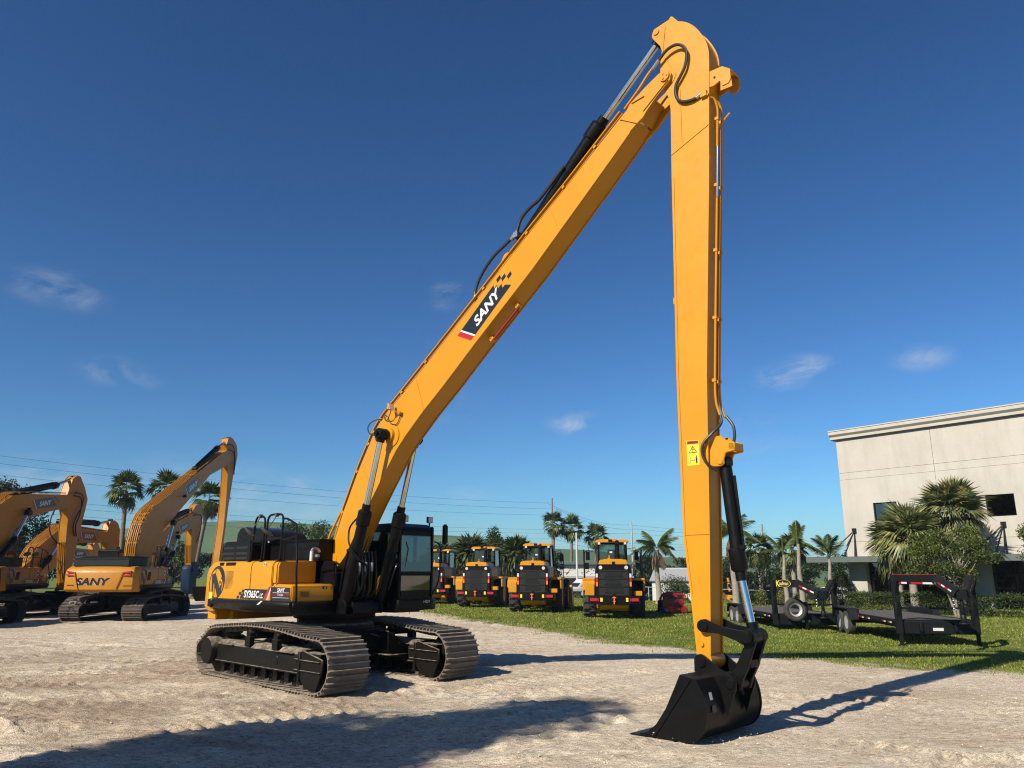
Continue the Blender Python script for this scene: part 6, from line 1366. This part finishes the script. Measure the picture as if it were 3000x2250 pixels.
for k, (x, y, w, h, mm) in enumerate([(14.0,48.3,1.0,.85,'leaf_hedge'),(15.0,48.4,1.0,.95,'leaf_var'),(16.3,48.0,1.1,.9,'leaf_var'),(17.4,48.2,1.0,.95,'leaf_var'),(18.4,47.6,.9,.9,'leaf_hedge'),(19.4,47.2,1.2,.85,'leaf_hedge'),(20.3,46.6,1.1,.7,'leaf_var')]):
    shrub('shrub', ['dark round shrub left of the trailer sign','yellow tinged shrub behind the trailer sign','yellow tinged shrub left of the spare wheel','yellow tinged shrub right of the spare wheel','green shrub below the dark parked car','green shrub left of the tall conifer','low golden shrub at the foot of the pale pier'][k], (x,y,0), w, h, 1500, .09, mm, group='shrubs in the bed behind the trailers')
CF = 'dark columnar conifers'
shrub('conifer', 'tall dark conifer between the cylinder rod and the slender palms', (16.1,50.5,0), 1.5, 3.4, 4200, .10, 'leaf_dark', 'conifer', CF, True)
shrub('conifer', 'dark conifer beside the entrance pier under the canopy', (20.4,49.2,0), 1.5, 2.5, 3600, .10, 'leaf_dark', 'conifer', CF, True)
shrub('conifer', 'short dark conifer framed by the trailer neck', (16.6,49.3,0), 1.4, 1.7, 2400, .10, 'leaf_dark', 'conifer', CF, True)

# ---- broadleaf trees
broadleaf('oak_tree', 'dark tree rising above the boom at the left frame edge', (-39.6,60,0), 9.2, 7.5, 5, 9000, .22, 'leaf_dark', 30)
broadleaf('oak_tree', 'dark tree seen through the gap under the leftmost boom', (-38.8,64,0), 6.6, 6.2, 5, 8000, .22, 'leaf_dark', 30, base=.1)
broadleaf('oak_tree', 'rounded tree standing above the black hood and hand rails', (-25.2,95,0), 8.8, 8.6, 6, 8000, .28, 'leaf', 32, base=.15)
broadleaf('oak_tree', 'rounded tree between the second and middle loaders', (-1.8,80,0), 6.5, 4.2, 4, 6000, .22, 'leaf', 26, base=.1)
for x, lb in ((-3.7,'spiky leaved yucca clump left of the rounded tree'),(.4,'spiky leaved yucca clump right of the rounded tree')):
    fan_palm('yucca', lb, (x,72,0), 3.5, (0,0), 80, 1.7, .35, 9, .3, 'frond', 12, 'yucca clumps behind the loaders', -60, trunk='bark', cat='yucca')
for x, y, h, w, lb in ((-6.6,77,5.4,5,'dark bushy tree behind the half hidden loader'),(3.2,79,4.6,4,'dark bushy tree left of the wooden pole behind the loaders'),(-.2,86,6.4,5,'dark bushy tree peeping between the yucca clumps')):
    broadleaf('oak_tree', lb, (x,y,0), h, w, w*.7, 6000, .24, 'leaf_dark', 26, 'dark trees behind the loaders', base=.05)
TL = 'trees of the far tree line'
k = 0
for (x,y,h,w) in [(-72,92,6.5,12),(-60,96,6.3,11),(-50,100,6.2,10),(-43,100,6.4,9),(-36,102,6.0,9),(-16,105,4.5,8),(-9,104,4.6,8),(18,108,5.5,9),(26,110,6.0,9),(33,112,6.2,9),(40,112,6.6,10),(47,112,6.8,10),(54,112,7.0,11),(19,98,4.0,6),(28,100,4.4,7),(36,101,4.8,7)]:
    broadleaf('oak_tree', ['broad dark tree, far left of the tree line','dark tree behind the leftmost excavators','dark tree left of the hammer machine','dark tree behind the hammer','dark tree right of the blue hammer','tree low behind the black cab','low tree left of the loaders','low tree behind the white gabled building','tree right of the white gabled building','dark tree behind the tall stick','dark tree behind the bucket cylinder','dark tree behind the slender palms','dark tree behind the entrance canopy','low bushy tree by the drooping palm','low bushy tree behind the small excavators','low bushy tree behind the dark pickup'][k], (x,y,gz(x,y)), h*1.06, w, w*.6, 6500, .34, 'leaf_dark' if k%3 else 'leaf', 22, TL, base=.02); k += 1
for x, y, h, w, lb in ((8.9,62,2.0,2.2,'leafy bush in front of the white gabled building, left of the palm trunk'),(12.2,60,2.0,2.4,'leafy bush right of the drooping palm trunk'),(-13.5,56,1.2,2.5,'low bush behind the hammer machine'),(-20,58,1.6,3,'low bush left of the blue hammer')):
    shrub('bush', lb, (x,y,gz(x,y)), w, h, 2600, .13, 'leaf', 'bush', 'bushes beyond the machines')
broadleaf('oak_tree', 'tall narrow tree whose shadow falls across the dirt in the foreground', (-13.5,-1.9,0), 14.6, 5.0, 5.0, 30000, .30, 'leaf_dark', 70, base=.22)

mb = MB(); mb.b2((-1700,-420,-3),(1700,1700,46)); hz = mb.build('haze', 'red', flat=True); hz.data.materials.clear()
hm = bpy.data.materials.new('haze'); hm.use_nodes = True; nt = hm.node_tree; nt.nodes.clear(); ho = N(nt, 'ShaderNodeOutputMaterial'); pv = N(nt, 'ShaderNodeVolumePrincipled'); pv.inputs['Color'].default_value = (.50,.68,.95,1); pv.inputs['Density'].default_value = .00026; pv.inputs['Anisotropy'].default_value = .1; nt.links.new(pv.outputs[0], ho.inputs['Volume'])
hz.data.materials.append(hm); tag(hz, 'thin blue morning haze filling the air over the yard', 'haze', kind='stuff')
# ------------------------------------------------------------------ light, sky, camera
w = bpy.data.worlds.new('World'); scene.world = w; w.use_nodes = True; nt = w.node_tree; bg = nt.nodes['Background']
sky = N(nt, 'ShaderNodeTexSky', sky_type='NISHITA'); sky.sun_disc = False; sky.sun_elevation = SUN_EL; sky.sun_rotation = math.pi/2 - SUN_AZ
sky.air_density = 1.0; sky.dust_density = .3; sky.ozone_density = 2.5; sky.altitude = 0
hs = N(nt, 'ShaderNodeHueSaturation'); hs.inputs['Saturation'].default_value = 1.0; hs.inputs['Value'].default_value = 1.0; gm = N(nt, 'ShaderNodeGamma'); gm.inputs[1].default_value = 1.28; nt.links.new(mix(nt, 1., sky.outputs[0], (.41,.71,1.08), 'MULTIPLY'), gm.inputs[0]); nt.links.new(mix(nt, 1., gm.outputs[0], (1.06,.86,.66), 'MULTIPLY'), hs.inputs['Color'])
tc = N(nt, 'ShaderNodeTexCoord'); vm = N(nt, 'ShaderNodeMapping'); vm.inputs['Scale'].default_value = (1,1,2.6); nt.links.new(tc.outputs['Generated'], vm.inputs['Vector'])
cn1 = noise(nt, 13, 8, .66, vm.outputs[0], .5)
tot = None
def cdir(px, py):
    a = (px-1500)/2249.7; b_ = -(py-1125)/2249.7; c, s = math.cos(.2396), math.sin(.2396); return Vector((a, c-b_*s, s+b_*c)).normalized()
for (px,py,rad,amt) in [(150,840,.06,.26),(215,870,.05,.22),(320,1085,.05,.2),(400,1105,.045,.16),(1315,850,.04,.22),(1300,890,.035,.15),(2360,1080,.05,.5),(2290,1105,.05,.35),(2430,1085,.03,.3),(2700,1050,.045,.34),(1690,1243,.05,.5),(1755,1250,.035,.4),(870,1420,.04,.3),(1370,1455,.04,.25),(600,1480,.16,.4),(120,1410,.08,.35),(960,1500,.12,.25),(1300,1190,.08,.10),(2150,1300,.12,.12)]:
    d = cdir(px,py); dt = N(nt, 'ShaderNodeVectorMath', operation='SUBTRACT'); nrm = N(nt, 'ShaderNodeVectorMath', operation='NORMALIZE'); nt.links.new(tc.outputs['Generated'], nrm.inputs[0]); nt.links.new(nrm.outputs[0], dt.inputs[0]); dt.inputs[1].default_value = d
    sc = N(nt, 'ShaderNodeVectorMath', operation='MULTIPLY'); sc.inputs[1].default_value = (1,1,2.2); nt.links.new(dt.outputs[0], sc.inputs[0]); ln = N(nt, 'ShaderNodeVectorMath', operation='LENGTH'); nt.links.new(sc.outputs[0], ln.inputs[0])
    mr = N(nt, 'ShaderNodeMapRange', interpolation_type='SMOOTHSTEP'); mr.inputs['From Min'].default_value = rad; mr.inputs['From Max'].default_value = 0; mr.inputs['To Max'].default_value = amt; nt.links.new(ln.outputs['Value'], mr.inputs['Value'])
    if tot is None: tot = mr.outputs[0]
    else:
        ad = N(nt, 'ShaderNodeMath', operation='MAXIMUM'); nt.links.new(tot, ad.inputs[0]); nt.links.new(mr.outputs[0], ad.inputs[1]); tot = ad.outputs[0]
cl = ramp(nt, cn1, [(.43,0.),(.62,1.)]); fm = mix(nt, 1., cl, tot, 'MULTIPLY')
out = mix(nt, fm, hs.outputs[0], (7.5,7.6,7.9)); nt.links.new(out, bg.inputs[0]); bg.inputs[1].default_value = .055
sun = bpy.data.lights.new('sun', 'SUN'); sun.energy = 5.0; sun.angle = R(.53); sun.color = (1,.90,.75); so = bpy.data.objects.new('sun', sun); C.objects.link(so)
so.rotation_euler = Vector((-math.cos(SUN_EL)*math.cos(SUN_AZ), -math.cos(SUN_EL)*math.sin(SUN_AZ), -math.sin(SUN_EL))).to_track_quat('-Z','Y').to_euler(); so.location = (-30,-30,40)
cam = bpy.data.cameras.new('camera'); cam.sensor_width = 36; cam.lens = 36*2249.7/3000; cam.clip_end = 4000; cam.clip_start = .1
co_ = bpy.data.objects.new('camera', cam); C.objects.link(co_); co_.location = (0,0,2.0166); co_.rotation_euler = (math.pi/2+.2396,0,0); scene.camera = co_
scene.cycles.use_denoising = True; scene.cycles.denoising_prefilter = 'NONE'; scene.cycles.filter_width = 1.15; scene.view_settings.view_transform = 'Standard'; scene.view_settings.look = 'None'; scene.view_settings.exposure = .7; scene.view_settings.gamma = 1
